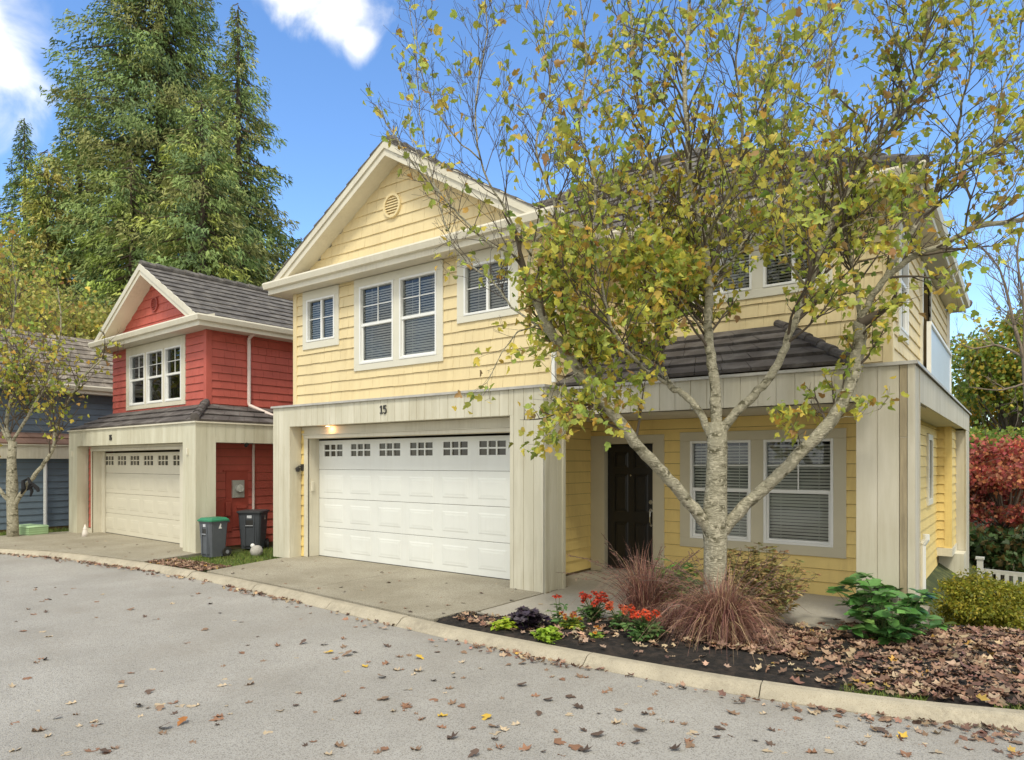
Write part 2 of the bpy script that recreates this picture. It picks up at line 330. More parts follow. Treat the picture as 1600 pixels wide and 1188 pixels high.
def window(par, T, u0, u1, v0, v1, cas=(.14,.14,.15,.15), units=None, blinds=True, casmat=None, slat_open=.35, style='hung', org=True, label=None, mull=.0, back=DARK):
    """u0..v1 = outer casing rectangle; units = list of (ua,ub) for the vinyl units; returns the window part"""
    casmat = casmat or CASW
    cu0, cu1, cv0, cv1 = u0+cas[0], u1-cas[1], v0+cas[2], v1-cas[3]
    units = units or [(cu0, cu1)]
    mb = MB(T)
    mb.box(u0, u1, v0, cv0, .0, .034, .004); mb.box(u0, u1, cv1, v1, .0, .034, .004)
    mb.box(u0, units[0][0], cv0, cv1, 0, .032, .003); mb.box(units[-1][1], u1, cv0, cv1, 0, .032, .003)
    for (a, b), (c, d) in zip(units, units[1:]): mb.box(b, c, cv0, cv1, 0, .031, .003)
    W = obj('window', mb, casmat, par)
    fr = MB(T); gl = MB(T); bl = MB(T); bk = MB(T)
    for (a, b) in units:
        f = .035
        for q in ((a, a+f, cv0, cv1), (b-f, b, cv0, cv1), (a+f, b-f, cv0, cv0+f), (a+f, b-f, cv1-f, cv1)): fr.box(*q, -.06, .042, .004)
        ia, ib, ja, jb = a+f, b-f, cv0+f, cv1-f
        if style == 'hung':
            jm = (ja+jb)/2-.02
            fr.box(ia, ib, jm, jm+.05, -.045, .02, .004)
            for q in ((ia, ia+.028, ja, jm), (ib-.028, ib, ja, jm), (ia+.028, ib-.028, ja, ja+.03)): fr.box(*q, -.05, .008, .003)
            um = (ia+ib)/2; jv = (jm+.05+jb)/2
            fr.box(um-.008, um+.008, jm+.05, jb, -.03, -.012); fr.box(ia, um-.008, jv-.008, jv+.008, -.03, -.0125); fr.box(um+.008, ib, jv-.008, jv+.008, -.03, -.0125)
            gl.add([(ia,ja,-.022),(ib,ja,-.022),(ib,jb,-.022),(ia,jb,-.022)],[(0,1,2,3)])
        elif style == 'slider':
            um = (ia+ib)/2
            fr.box(um-.022, um+.022, ja, jb, -.045, .015, .004)
            jv = (ja+jb)/2+.03
            fr.box(ia, um-.022, jv-.008, jv+.008, -.03, -.012); fr.box(um+.022, ib, jv-.008, jv+.008, -.03, -.012)
            gl.add([(ia,ja,-.022),(ib,ja,-.022),(ib,jb,-.022),(ia,jb,-.022)],[(0,1,2,3)])
        elif style == 'plain':
            gl.add([(ia,ja,-.022),(ib,ja,-.022),(ib,jb,-.022),(ia,jb,-.022)],[(0,1,2,3)])
        if blinds:
            z = ja+.02
            while z < jb-.03:
                s_ = random.uniform(-.0025, .0025)+.004*math.sin(z*3+ia*5); A_, B_ = z-.013, z+.016+s_
                bl.add([(ia, A_, -.060), (ib, A_, -.060), (ib, B_, -.076), (ia, B_, -.076), (ia, A_-.001, -.062), (ib, A_-.001, -.062), (ib, B_-.001, -.079), (ia, B_-.001, -.079)],
                       [(0,1,2,3),(7,6,5,4),(0,4,5,1),(2,6,7,3)])
                z += .042
            for q in (.2, .8): bl.box(ia+(ib-ia)*q-.004, ia+(ib-ia)*q+.004, ja, jb, -.092, -.088)
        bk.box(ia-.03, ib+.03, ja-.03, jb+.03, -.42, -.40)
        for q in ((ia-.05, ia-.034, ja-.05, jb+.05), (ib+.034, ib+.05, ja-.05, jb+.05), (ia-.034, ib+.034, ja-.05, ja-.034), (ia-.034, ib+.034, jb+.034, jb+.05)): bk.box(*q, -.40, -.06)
    obj('frame', fr, WHT, W); obj('glass', gl, GLS, W)
    if blinds: obj('blind', bl, BLIND, W)
    obj('window_recess', bk, back, W)
    if label: W['label'] = label
    return W
def round_vent(par, T, u, v, r, m):
    mb = MB(T); n = 28
    for i in range(n):
        a, b = 2*math.pi*i/n, 2*math.pi*(i+1)/n; ro, ri = r, r*.80
        P = lambda rr, t, w: (u+rr*math.cos(t), v+rr*math.sin(t), w)
        mb.add([P(ro,a,0),P(ro,b,0),P(ro,b,.05),P(ro,a,.05),P(ri,b,.05),P(ri,a,.05),P(ri,b,.005),P(ri,a,.005)], [(0,1,2,3),(3,2,4,5),(5,4,6,7)])
    V = obj('gable_vent', mb, m, par)
    lv = MB(T); z = -r*.78
    while z < r*.74:
        hw = math.sqrt(max(.0001, (r*.82)**2-z*z))
        lv.add([(u-hw, v+z, .04), (u+hw, v+z, .04), (u+hw, v+z+.028, .02), (u-hw, v+z+.028, .02), (u-hw, v+z-.006, .036), (u+hw, v+z-.006, .036)], [(0,1,2,3),(4,5,1,0)]); z += .045
    lv.prism([(u+r*.8*math.cos(2*math.pi*i/n), v+r*.8*math.sin(2*math.pi*i/n)) for i in range(n)], .002, .006)
    obj('louvre', lv, m, V)
def fascia_profile(mb, T, path, z, prof):
    pass
def tiles_plane(mb, e0, e1, r0, r1, exp=.34, th=.035, tw=.33, skip=None):
    """stepped roof-tile courses on the quad eave e0-e1, ridge r0-r1 (3D)"""
    e0, e1, r0, r1 = map(Vector, (e0, e1, r0, r1)); L = ((r0+r1)/2-(e0+e1)/2).length; n = max(1, round(L/exp))
    nn = (e1-e0).cross(r0-e0 if (r0-e0).length > .01 else r1-e0).normalized()
    if nn.z < 0: nn = -nn
    for i in range(n):
        a, b = i/n, (i+1)/n
        p0, p1 = e0.lerp(r0, a), e1.lerp(r1, a); q0, q1 = e0.lerp(r0, b), e1.lerp(r1, b)
        W = (p1-p0).length; k = max(1, round(W/tw)); sh = .5*(i % 2)/k
        ts = [0]+[t/k+sh for t in range(0 if sh else 1, k) if 0 < t/k+sh < 1]+[1]
        for s0, s1 in zip(ts, ts[1:]):
            g = .003/W if W > .1 else 0; h = th+random.uniform(-.004, .004)
            A, B = p0.lerp(p1, s0+g), p0.lerp(p1, s1-g); C, D = q0.lerp(q1, s1-g), q0.lerp(q1, s0+g)
            dn = (A-D).normalized()*.02 if (A-D).length > .01 else Vector((0,0,0))
            A = A+dn; B = B+dn
            mb.add([A, B, C, D, A+nn*h, B+nn*h, C+nn*.006, D+nn*.006], [(0,1,5,4),(4,5,6,7),(0,4,7,3),(1,2,6,5)])
def caps(mb, a, b, r=.1, step=.32):
    a, b = Vector(a), Vector(b); L = (b-a).length; n = max(1, int(L/step)); d = (b-a)/n
    for i in range(n):
        p = a+d*i; mb.tube([p-d.normalized()*.03+Vector((0,0,.018)), p+d*1.0], [r, r*.86], 10)
def path_sweep(mb, pts, prof, closed=False):
    """sweep profile (outward offset, z) along horizontal polyline with mitred corners; outward = right of travel"""
    pts = [Vector(p) for p in pts]; n = len(pts); rings = []
    for i, p in enumerate(pts):
        din = (pts[i]-pts[i-1]).normalized() if i > 0 else None; dou = (pts[(i+1) % n]-p).normalized() if i < n-1 else None
        if din is None: din = dou
        if dou is None: dou = din
        n1 = Vector((din.y, -din.x, 0)); n2 = Vector((dou.y, -dou.x, 0)); m = (n1+n2); m = m/ max(.2, m.length_squared)*2
        rings.append([p+m*o_+Vector((0,0,z)) for o_, z in prof])
    for a, b in zip(rings, rings[1:]): mb.hull(a, b)
GUTP = [(0,-.17),(.0,.04),(.10,.04),(.115,.0),(.105,-.03),(.09,-.085),(.03,-.10),(.03,-.17)]

# ================================================================== GROUND
CURBX = [-60,-40,-30,-24,-20,-18,-16.3,-14.4,-12.1,-9.9,-7.8,-6.1,-4.7,-3.6,-2.6,-1.8,-1.1,-.5,0,.6,1.4,2.4,4,8,20,60]
CURBY = [-34,-16,-6,-.6,2.4,3.75,4.75,5.24,5.48,5.56,5.46,5.32,5.22,5.22,5.24,5.30,5.40,5.55,5.72,5.98,6.4,7.0,8.1,11,20,50]
def cby(x): return float(np.interp(x, CURBX, CURBY))
def gz(x, y):
    """natural ground height behind the kerb"""
    t = max(0., min(1., (y-8.4)/2.8)) * max(0., min(1., (x+1.4)/1.2)); t = t*t*(3-2*t)
    z = -.05-1.35*t
    if y > 40: z += 0
    return z
def kz(x): return 0
xs = sorted(set([-900,-400,-200,-120,-80,-60,-48,-40]+[round(v,2) for v in np.arange(-36,12,.5)]+[14,18,24,34,50,80,140,300,900]))
offs = [-900,-300,-100,-40,-15,-6,-2,-.05,.02,.14,.4,.7,1,1.4,1.8,2.2,2.6,3,3.5,4,4.5,5,5.5,6,6.5,7,7.5,8,9,10,11,12,14,17,22,30,45,70,120,300,900]
g = MB()
for o_ in offs:
    for x in xs:
        y = cby(max(-60, min(60, x)))+o_
        g.v.append((x, y, -.25 if o_ <= .02 else gz(x, y)-.03+random.uniform(-.008, .008)))
nx = len(xs)
for j in range(len(offs)-1):
    for i in range(nx-1): g.f.append((j*nx+i, j*nx+i+1, (j+1)*nx+i+1, (j+1)*nx+i))
tag(obj('ground', g, LAWN), kind='structure')
# road: from the kerb towards and past the camera
g = MB(); ro = [-14,-9,-6,-4,-2.5,-1.2,-.35,0.03]
rx = [v for v in np.arange(-58,40.1,.6)]
for o_ in ro:
    for x in rx: g.v.append((x, cby(x)+o_*(1 if abs(x) < 30 else 1), -.10-.004*(o_ > -.2)))
for j in range(len(ro)-1):
    for i in range(len(rx)-1): k = j*len(rx)+i; g.f.append((k, k+1, k+1+len(rx), k+len(rx)))
tag(obj('road', g, ASPH), kind='structure')
# kerb in cast lengths with open joints
def curbpt(s): return s
kp = []; x = -40.
while x < 22: kp.append(Vector((x, cby(x), 0))); x += .15
# smooth
for _ in range(6): kp = [kp[0]]+[(kp[i-1]+kp[i]*2+kp[i+1])/4 for i in range(1, len(kp)-1)]+[kp[-1]]
KPROF = [(.02,-.24),(.02,-.098),(-.03,-.06),(-.06,-.032),(-.09,-.02),(-.165,-.018),(-.20,-.10),(-.20,-.24)]
g = MB(); i = 0
while i < len(kp)-2:
    n_ = random.choice([9, 10, 11, 12, 16]); seg = kp[i:i+n_+1]
    if len(seg) < 2: break
    seg = [p.copy() for p in seg]; d = (seg[-1]-seg[-2]).normalized(); seg[-1] = seg[-1]-d*random.uniform(.008, .016)
    dz = random.uniform(-.004, .004)
    path_sweep(g, [p+Vector((0,0,dz)) for p in seg], KPROF); i += n_
tag(obj('kerb', g, CURB), kind='structure')
# driveways and walk: slabs with joints
def slab(name, polys, z, th, m):
    g = MB()
    for p in polys: g.prism(p, z-th, z) if False else g.hull([(x, y, z-th) for x, y in p], [(x, y, z) for x, y in p])
    return tag(obj(name, g, m), kind='structure')
def kb(x): return cby(x)+.195
slab('driveway', [
    [(-10.25,kb(-10.25)),(-7.75,kb(-7.75)),(-7.75,8.0),(-10.55,8.0),(-10.6,7.2)],
    [(-7.74,kb(-7.74)),(-5.12,kb(-5.12)),(-5.12,6.02),(-5.0,6.02),(-5.0,8.0),(-7.74,8.0)]], -.004, .2, CONC)
slab('driveway', [
    [(-19.3,kb(-19.3)+.02),(-17,kb(-17)+.02),(-15.2,kb(-15.2)),(-15.2,7.4),(-18.9,7.6),(-19.0,6.6)],
    [(-15.19,kb(-15.19)),(-13.5,kb(-13.5)),(-12.15,kb(-12.15)),(-12.55,7.4),(-15.19,7.4)]], -.006, .2, CONC)
slab('walkway', [[(-4.99,6.02),(-4.25,6.08),(-3.75,6.5),(-3.3,7.0),(-2.9,7.45),(-2.9,9.5),(-5.6,9.5),(-5.6,8.01),(-4.99,8.01)],
                 [(-2.89,7.45),(-2.3,7.7),(-.86,7.72),(-.86,9.5),(-2.89,9.5)]], -.012, .2, CONC2)
g = MB()   # planting bed soil: bumpy sheet between the kerb and the walk
bx = np.arange(-5.1, 3.0, .09); nb = 26
for x in bx:
    y0 = kb(x)-.02
    y1 = float(np.interp(x, [-5.1,-4.25,-3.75,-3.3,-2.9,-2.3,-.86,-.5,3], [6.03,6.1,6.52,7.02,7.5,7.74,7.76,9.3,10.5]))
    for j in range(nb+1):
        t = j/nb; y = y0+(y1-y0)*t; e = min(t, 1-t)*6
        z = -.045+.035*min(1, e)+random.uniform(-.012, .012)*min(1, e*2+.2)+(gz(x,y)+.05)
        g.v.append((x, y, z))
for i in range(len(bx)-1):
    for j in range(nb): k = i*(nb+1)+j; g.f.append((k, k+nb+1, k+nb+2, k+1))
tag(obj('mulch_bed', g, MULCH), kind='structure')

# ================================================================== YELLOW HOUSE
H = Vector((-6.1, 7.9, 0)); ORG[0] = H
Y = empty('yellow_house', H, 'pale yellow two storey house with white garage door and number 15 over it', 'house')
XL, XR, YW, XS = -11.0, -5.2, 7.9, -1.27
# --- garage surround
mb = MB(FRONT(7.42)); boards(mb, -10.98, -10.48, -.02, 2.70, 0, bw=.165); boards(mb, -10.48, -5.50, 2.34, 2.70, 0, bw=.158); boards(mb, -5.495, -5.0, -.02, 2.70, 0, bw=.165)
mb.box(-5.56, -5.50, -.02, 2.34, -.02, -.002); mb.box(-10.5,-10.485,-.02,2.34,-.02,.002)
mb.T = LEFT(-10.98); boards(mb, 7.44, 7.90, -.02, 2.70, 0, bw=.23)
mb.T = RIGHT(-5.0); boards(mb, 7.425, 7.90, -.02, 2.70, 0, bw=.16)
mb.T = RIGHT(-10.48); boards(mb, 7.44, 7.67, -.02, 2.34, -.004, bw=.23)
mb.T = LEFT(-5.56); boards(mb, 7.44, 7.67, -.02, 2.34, -.002, bw=.23)
mb.T = lambda a, b, c: (a, b, c)
mb.box(-10.96, -10.50, 7.45, 7.9, .0, 2.69); mb.box(-5.54, -5.03, 7.45, 7.9, .0, 2.69); mb.box(-10.49, -5.55, 7.45, 7.9, 2.345, 2.69)
# corner trim
mb.box(-5.045, -4.985, 7.405, 7.425, -.02, 2.70); mb.box(-4.998, -4.975, 7.405, 7.46, -.02, 2.70); mb.box(-4.998, -4.975, 7.85, 7.91, -.02, 2.70)
sur = obj('garage_surround', mb, CRM, Y)
mb = MB(); path_sweep(mb, [(-10.98,7.9,0), (-10.98,7.42,0), (-5.0,7.42,0), (-5.0,7.9,0), (-.85,7.9,0), (-.85,17.3,0)][::1], [(-.12,2.705),(-.12,2.735),(.03,2.725),(.034,2.69),(.022,2.69),(.016,2.715),(-.10,2.712)])
obj('cap_flashing', mb, MOSS, Y)
mb = MB(); mb.box(-10.97, -5.02, 7.5, 8.0, 2.69, 2.72); mb.box(-5.3, -.9, 7.95, 9.52, 2.69, 2.715); mb.box(-1.3, -.9, 9.5, 17.3, 2.69, 2.715); obj('flat_roof', mb, MOSS, Y)
# --- garage front wall, jambs, header, door
mb = MB(FRONT(7.68)); siding(mb, -10.48, -10.40, .0, 2.34, shingle=False); plate(mb, -10.96, -5.54, 0, 2.34, -.002, holes=[(-10.3, -5.62, -1, 2.13)], th=.02, alt=False)
obj('wall', mb, YELS, Y)
mb = MB(FRONT(7.68)); mb.box(-10.40, -10.30, 0, 2.13, -.24, .02, .003); mb.box(-5.64, -5.54, 0, 2.13, -.24, .02, .003)
mb.box(-10.40, -5.545, 2.131, 2.19, -.24, .03, .003); mb.box(-10.41, -5.545, 2.192, 2.204, 0, .045); mb.box(-10.47, -5.56, 2.206, 2.337, 0, .012)
obj('door_trim', mb, TRM, Y)
def garage_door(par, T, a, b, top, m, ncol=6, label=None, period=.728, first=.15, pw=.50):
    mb = MB(T); hs = top/4
    for k in range(4):
        z0 = k*hs+.003; z1 = (k+1)*hs-.003
        if k < 3:
            mb.box(a, b, z0, z1, -.04, 0, .004)
            for i in range(ncol):
                u = a+first-.02+i*period; q0, q1, r0, r1 = u, u+pw+.04, z0+.10, z1-.10
                c = .022   # recessed moulding ring and raised field
                mb.add([(q0,r0,.0005),(q1,r0,.0005),(q1,r1,.0005),(q0,r1,.0005),(q0+c,r0+c,.005),(q1-c,r0+c,.005),(q1-c,r1-c,.005),(q0+c,r1-c,.005)],[(0,1,5,4),(1,2,6,5),(2,3,7,6),(3,0,4,7),(4,5,6,7)])
                mb.add([(q0+.04,r0+.04,.0052),(q1-.04,r0+.04,.0052),(q1-.04,r1-.04,.0052),(q0+.04,r1-.04,.0052),(q0+.07,r0+.065,.0075),(q1-.07,r0+.065,.0075),(q1-.07,r1-.065,.0075),(q0+.07,r1-.065,.0075)],[(0,1,5,4),(1,2,6,5),(2,3,7,6),(3,0,4,7),(4,5,6,7)])
        else:
            holes = [(a+first+i*period, a+first+i*period+pw, z1-.285, z1-.075) for i in range(ncol)]
            plate(mb, a, b, z0, z1, 0, holes, .04, alt=False)
            for h in holes:
                for j in (1, 2):
                    u = h[0]+(h[1]-h[0])*j/3; mb.box(u-.013, u+.013, h[2], h[3], -.02, .006)
                for c0, c1 in ((h[0], h[0]+(h[1]-h[0])/3-.013), (h[0]+(h[1]-h[0])/3+.013, h[0]+(h[1]-h[0])*2/3-.013), (h[0]+(h[1]-h[0])*2/3+.013, h[1])):
                    v = (h[2]+h[3])/2; mb.box(c0, c1, v-.012, v+.012, -.02, .0055)
    D = obj('garage_door', mb, m, par)
    for i in range(ncol):
        p = MB(T); u = a+first+i*period; p.box(u-.005, u+pw+.005, 3*hs+hs-.003-.29, 4*hs-.003-.07, -.024, -.018); obj('window_pane', p, PANE, D)
    p = MB(T); p.box(a, b, -.004, .006, -.045, .004); obj('bottom_seal', p, BLKM, D)
    if label: D['label'] = label
    return D
garage_door(Y, FRONT(7.92), -10.298, -5.72, 2.10, DOORW, label='white panelled double garage door with six small windows')
# numbers
def digits(par, T, txt, u, v, h, m=BLKM):
    for ch in txt:
        mb = MB(T); wd = h*.5; r = h*.085
        if ch == '1':
            mb.box(u+wd*.30, u+wd*.66, v, v+h, .004, .016, .003); mb.box(u+wd*.02, u+wd*.95, v, v+h*.16, .0042, .0165, .003); mb.prism([(u+wd*.0, v+h*.72), (u+wd*.30, v+h*.80), (u+wd*.30, v+h), (u+wd*.05, v+h*.88)], .004, .0155)
        else:
            if ch == '5': pts = [(.95,.95),(.12,.95),(.12,.56),(.45,.66),(.85,.55),(.98,.32),(.82,.1),(.45,.02),(.1,.14)]
            else: pts = [(.92,.86),(.6,.98),(.25,.85),(.08,.5),(.12,.2),(.45,.02),(.82,.1),(.96,.32),(.8,.54),(.45,.6),(.14,.42)]
            dense = []
            for (a0,b0),(a1,b1) in zip(pts, pts[1:]):
                for t in (0,.5): dense.append((a0+(a1-a0)*t, b0+(b1-b0)*t))
            dense.append(pts[-1]); mb.tube([(u+a*wd, v+b*h, .012) for a, b in dense], r, 6)
        obj('house_number', mb, m, par); u += h*.62
digits(Y, FRONT(7.42), '15', -8.12, 2.47, .13)
# soffit lamp over the door (lit)
mb = MB(); mb.tube([(-9.62,7.58,2.352),(-9.62,7.58,2.33)], [.05,.045], 16); lamp = obj('soffit_lamp', mb, WHT, Y)
mb = MB(); mb.tube([(-9.62,7.58,2.3295),(-9.62,7.58,2.326)], .035, 14); obj('bulb', mb, emis('lamp_glow', (1,.62,.3), 6), lamp)
ll = bpy.data.lights.new('lamp_light', 'POINT'); ll.energy = .9; ll.color = (1,.5,.22); ll.shadow_soft_size = .03
lo = bpy.data.objects.new('lamp_light', ll); COL.objects.link(lo); lo.parent = lamp; lo.location = Vector((-9.62,7.60,2.29))-H
# wall lantern + keypad
mb = MB(FRONT(7.68)); mb.box(-10.46,-10.41,1.55,1.67,.012,.05,.004); mb.tube([(-10.435,1.62,.04),(-10.435,1.64,.10),(-10.435,1.60,.12)], .01, 6); mb.tube([(-10.435,1.63,.12),(-10.435,1.60,.12),(-10.435,1.54,.12),(-10.435,1.53,.12)], [.01,.045,.035,.01], 8)
obj('wall_lantern', mb, BLKM, Y)
mb = MB(RIGHT(-10.30)); mb.box(7.74,7.80,1.18,1.36,.0,.03,.006); obj('keypad', mb, TRM, Y)
# --- upper front wall (gable) with shingles
wins = dict(w1=(-10.72,-9.69,3.79,4.86), w2=(-9.28,-7.20,3.28,4.86), w3=(-6.91,-5.75,3.82,4.86))
def inset(h, d=.05): return (h[0]+d, h[1]-d, h[2]+d, h[3]-d)
holes = [inset(h) for h in wins.values()]
mb = MB(FRONT(YW)); siding(mb, XL+.09, XR-.02, 2.775, 4.875, [(h[0]+.03,h[1]-.03,h[2]+.03,h[3]-.03) for h in wins.values()])
slope = .615; PKX, PKZ = -8.2, 6.88
def tri(v): hw = (6.665-v)/.592; return (PKX-hw, PKX+hw)
siding(mb, 0, 0, 5.20, 6.6, lim=tri)
plate(mb, XL, XR, 2.60, 4.87, -.001, holes=[inset(h, .10) for h in wins.values()], th=.1)
mb.prism([(XL, 4.871), (XR, 4.871), (PKX+.04, 6.70), (PKX-.04, 6.70)], -.10, -.001)
obj('wall', mb, YEL, Y)
mb = MB(FRONT(YW)); mb.box(XL-.02, XL+.09, 2.73, 4.87, -.005, .026, .003); mb.T = LEFT(XL); mb.box(7.895, 8.0, 2.73, 4.87, 0, .02, .003); obj('corner_board', mb, YEL, Y)
mb = MB(FRONT(YW)); mb.box(XR-.02, XR+.07, 2.73, 4.87, -.005, .026, .003); obj('corner_board', mb, YEL, Y)
mb = MB(FRONT(YW)); mb.box(XL, XR, 2.725, 2.775, .0, .03); obj('skirt_trim', mb, GUT, Y)
window(Y, FRONT(YW), *wins['w1'], cas=(.12,.11,.13,.16), style='slider')
window(Y, FRONT(YW), *wins['w2'], cas=(.14,.13,.11,.14), units=[(-9.14,-8.30),(-8.16,-7.33)])
window(Y, FRONT(YW), *wins['w3'], cas=(.14,.14,.10,.18), style='slider')
round_vent(Y, FRONT(YW+.0), -8.33, 5.95, .20, YEL)
# side wall left, unseen walls
mb = MB(LEFT(XL)); siding(mb, 8.0, 17.4, 0, 4.88, exp=.17); plate(mb, 7.9, 17.4, -.2, 4.9, -.001); mb.T = lambda a, b, c: (a, b, c)
mb.box(XL, XS, 17.35, 17.45, -1.6, 4.87); obj('wall', mb, YEL, Y)
# --- upper right wall
rw = [(-3.93,-1.93,3.95,4.97)]
mb = MB(FRONT(9.5)); siding(mb, XR, XS-.09, 2.76, 4.97, [(-3.90,-1.96,3.98,5.0)]); plate(mb, -5.3, XS, 2.7, 4.97, -.001, holes=[(-3.85,-2.0,4.02,4.95)], th=.1)
mb.T = RIGHT(XR); siding(mb, 7.92, 9.49, 2.74, 4.87); mb.T = lambda a, b, c: (a, b, c); mb.box(-5.5, XR, 7.95, 9.6, 2.74, 4.87); mb.box(-5.5,-5.03,9.3,9.6,4.6,5.3); mb.box(-5.4,-5.04,7.95,11,4.905,5.0)
obj('wall', mb, YEL, Y)
window(Y, FRONT(9.5), -3.93, -1.93, 3.95, 4.97, cas=(.12,.10,.12,.12), units=[(-3.81,-2.95),(-2.80,-2.03)], style='slider')
mb = MB(FRONT(9.5)); mb.box(XS-.09, XS+.012, 2.75, 4.97, 0, .026, .003); mb.T = RIGHT(XS); mb.box(9.4745, 9.60, 2.75, 4.97, 0, .022, .003); obj('corner_board', mb, YEL, Y)
# upper side wall (right)
mb = MB(RIGHT(XS)); siding(mb, 9.6, 17.35, 2.75, 4.95, [(9.98,10.86,3.36,4.80),(12.5,13.9,2.7,4.8)]); plate(mb, 9.5, 17.4, 2.7, 4.95, -.001, holes=[(10.05,10.80,3.42,4.74),(12.5,13.9,2.75,4.8)], th=.1)
mb.box(17.27,17.38,2.75,4.95,.0,.03); obj('wall', mb, YEL, Y)
window(Y, RIGHT(XS), 9.95, 10.9, 3.33, 4.84, cas=(.1,.1,.1,.1))
mb = MB(RIGHT(XS)); mb.box(12.38,12.5,2.75,4.85,-.02,.05); mb.box(13.9,13.98,2.75,4.85,-.02,.03); mb.box(12.5,13.9,4.80,4.88,-.02,.028); obj('balcony_trim', mb, CASW, Y)
mb = MB(RIGHT(XS)); mb.box(12.45,14,2.75,4.85,-.9,-.88); mb.box(12.4,12.45,2.75,4.85,-.88,-.1); mb.box(13.95,14.0,2.75,4.85,-.88,-.1); obj('balcony_recess', mb, mat('recess_brown', (.14,.11,.07), .8, .1, 3), Y)
mb = MB(RIGHT(XS)); mb.box(12.42,16.3,2.80,3.84,.12,.14); g_ = obj('balcony_guard', mb, mat('frosted_panel', (.55,.62,.70), .3, .04, 1.5), Y)
mb = MB(RIGHT(XS)); mb.box(12.40,16.32,3.84,3.90,.10,.17,.006); mb.box(12.40,12.46,2.74,3.84,.10,.16); mb.box(16.26,16.32,2.74,3.84,.10,.16); obj('guard_rail', mb, WHT, g_)
# --- porch: door wall, return wall, soffit
ph = [(-5.28,-4.38,-.2,2.02),(-3.93,-1.85,.52,2.10)]
mb = MB(FRONT(9.5)); siding(mb, -5.5, XS-.02, -.02, 2.34, [(-5.48,-4.27,-.2,2.11),(-3.97,-1.80,.50,2.12)], exp=.17, shingle=False)
plate(mb, -5.6, XS, -.3, 2.5, -.001, holes=[ph[0],(-3.88,-1.88,.57,2.06)], th=.1)
mb.T = RIGHT(-5.5); siding(mb, 7.9, 9.49, .02, 2.34, exp=.17, shingle=False); plate(mb, 7.9, 9.5, -.1, 2.5, -.001)
obj('wall', mb, YELS, Y)
W = window(Y, FRONT(9.5), -3.99, -1.77, .48, 2.14, cas=(.155,.15,.13,.13), units=[(-3.835,-2.965),(-2.795,-1.92)], casmat=TAUPE, slat_open=.75)
mb = MB(); mb.box(-5.5, -.9, 7.92, 9.5, 2.345, 2.40); mb.box(-1.27,-.9,9.5,17.2,2.372,2.40); obj('porch_ceiling', mb, SOF, Y)
# front door
mb = MB(FRONT(9.5)); mb.box(-5.49,-5.26,-.01,2.12,0,.03,.004); mb.box(-4.40,-4.24,-.01,2.12,0,.03,.004); mb.box(-5.26,-4.40,1.99,2.12,0,.031,.004); mb.box(-5.26,-5.24,0,1.99,-.12,.03); mb.box(-4.42,-4.40,0,1.99,-.12,.03)
obj('door_trim', mb, TAUPE, Y)
mb = MB(FRONT(9.5)); a, b = -5.238, -4.422; mb.box(a, b, .045, 1.985, -.12, -.075, .003)
for (p0, p1) in ((a+.12, a+.36), (b-.36, b-.12)):
    for (q0, q1) in ((.20, .78), (.93, 1.52), (1.62, 1.86)):
        mb.add([(p0,q0,-.0745),(p1,q0,-.0745),(p1,q1,-.0745),(p0,q1,-.0745),(p0+.02,q0+.02,-.064),(p1-.02,q0+.02,-.064),(p1-.02,q1-.02,-.064),(p0+.02,q1-.02,-.064)],[(0,1,5,4),(1,2,6,5),(2,3,7,6),(3,0,4,7)])
        mb.box(p0+.035, p1-.035, q0+.035, q1-.035, -.0744, -.062, .008)
D = obj('front_door', mb, BLK, Y); D['label'] = 'black six panel front door with silver handle'
mb = MB(FRONT(9.5)); u = b-.065
mb.tube([(u,1.10,-.075),(u,1.10,-.045)], .032, 14); mb.tube([(u,.97,-.075),(u,.97,-.05)], .03, 14); mb.tube([(u,.97,-.05),(u,.96,-.02),(u,.88,-.015),(u,.80,-.02),(u,.76,-.05),(u,.75,-.07)], .011, 8); mb.tube([(u,.75,-.075),(u,.75,-.06)], .022, 12)
obj('door_handle', mb, STEEL, D)
mb = MB(FRONT(9.5)); mb.tube([((a+b)/2,1.50,-.075),((a+b)/2,1.50,-.06)], .012, 10); obj('peephole', mb, STEEL, D)
mb = MB(FRONT(9.5)); mb.box(-5.26,-4.40,-.02,.04,-.1,.12,.006); obj('threshold', mb, CONC2, Y)
mb = MB(RIGHT(-5.5)); mb.box(8.0,8.07,.42,.52,.014,.04,.004); obj('outlet_cover', mb, TRM, Y)
# porch surround: beam, corner column, side beam, rear post
mb = MB(FRONT(7.90)); boards(mb, -4.99, -1.38, 2.34, 2.70, 0, bw=.2); boards(mb, -1.38, -.985, -.25, 2.70, .002, bw=.2); mb.box(-.98,-.915,-.25,2.70,-.02,.004,.002); mb.box(-.91,-.85,-.25,2.70,-.02,.012,.003)
mb.T = RIGHT(-.85); mb.box(7.905,7.965,-.25,2.70,-.02,.006,.002); mb.box(7.97,8.30,-.25,2.70,-.02,.0,.002); mb.box(8.305,8.35,-.25,2.70,-.02,.006,.002)
boards(mb, 8.355, 17.1, 2.34, 2.70, 0, bw=1.2); mb.box(16.2,17.1,-1.6,2.34,-.02,-.002,.002)
mb.T = lambda a, b, c: (a, b, c); mb.box(-1.37,-.87,7.93,8.33,-.25,2.69); mb.box(-4.98,-1.38,7.93,8.1,2.345,2.69); mb.box(-1.1,-.87,8.34,17.08,2.375,2.69); mb.box(-1.06,-.872,16.22,17.08,-1.6,2.34); mb.box(-1.385,-1.372,7.93,8.33,-.25,2.34)
ps = obj('porch_surround', mb, mat('stone_panel_paint', (.54,.50,.39), .7, .05, 1.4, .12, 60, col2=(.60,.56,.46), stretch=(3,3,.35), grime=(.45, (.40,.35,.24))), Y)
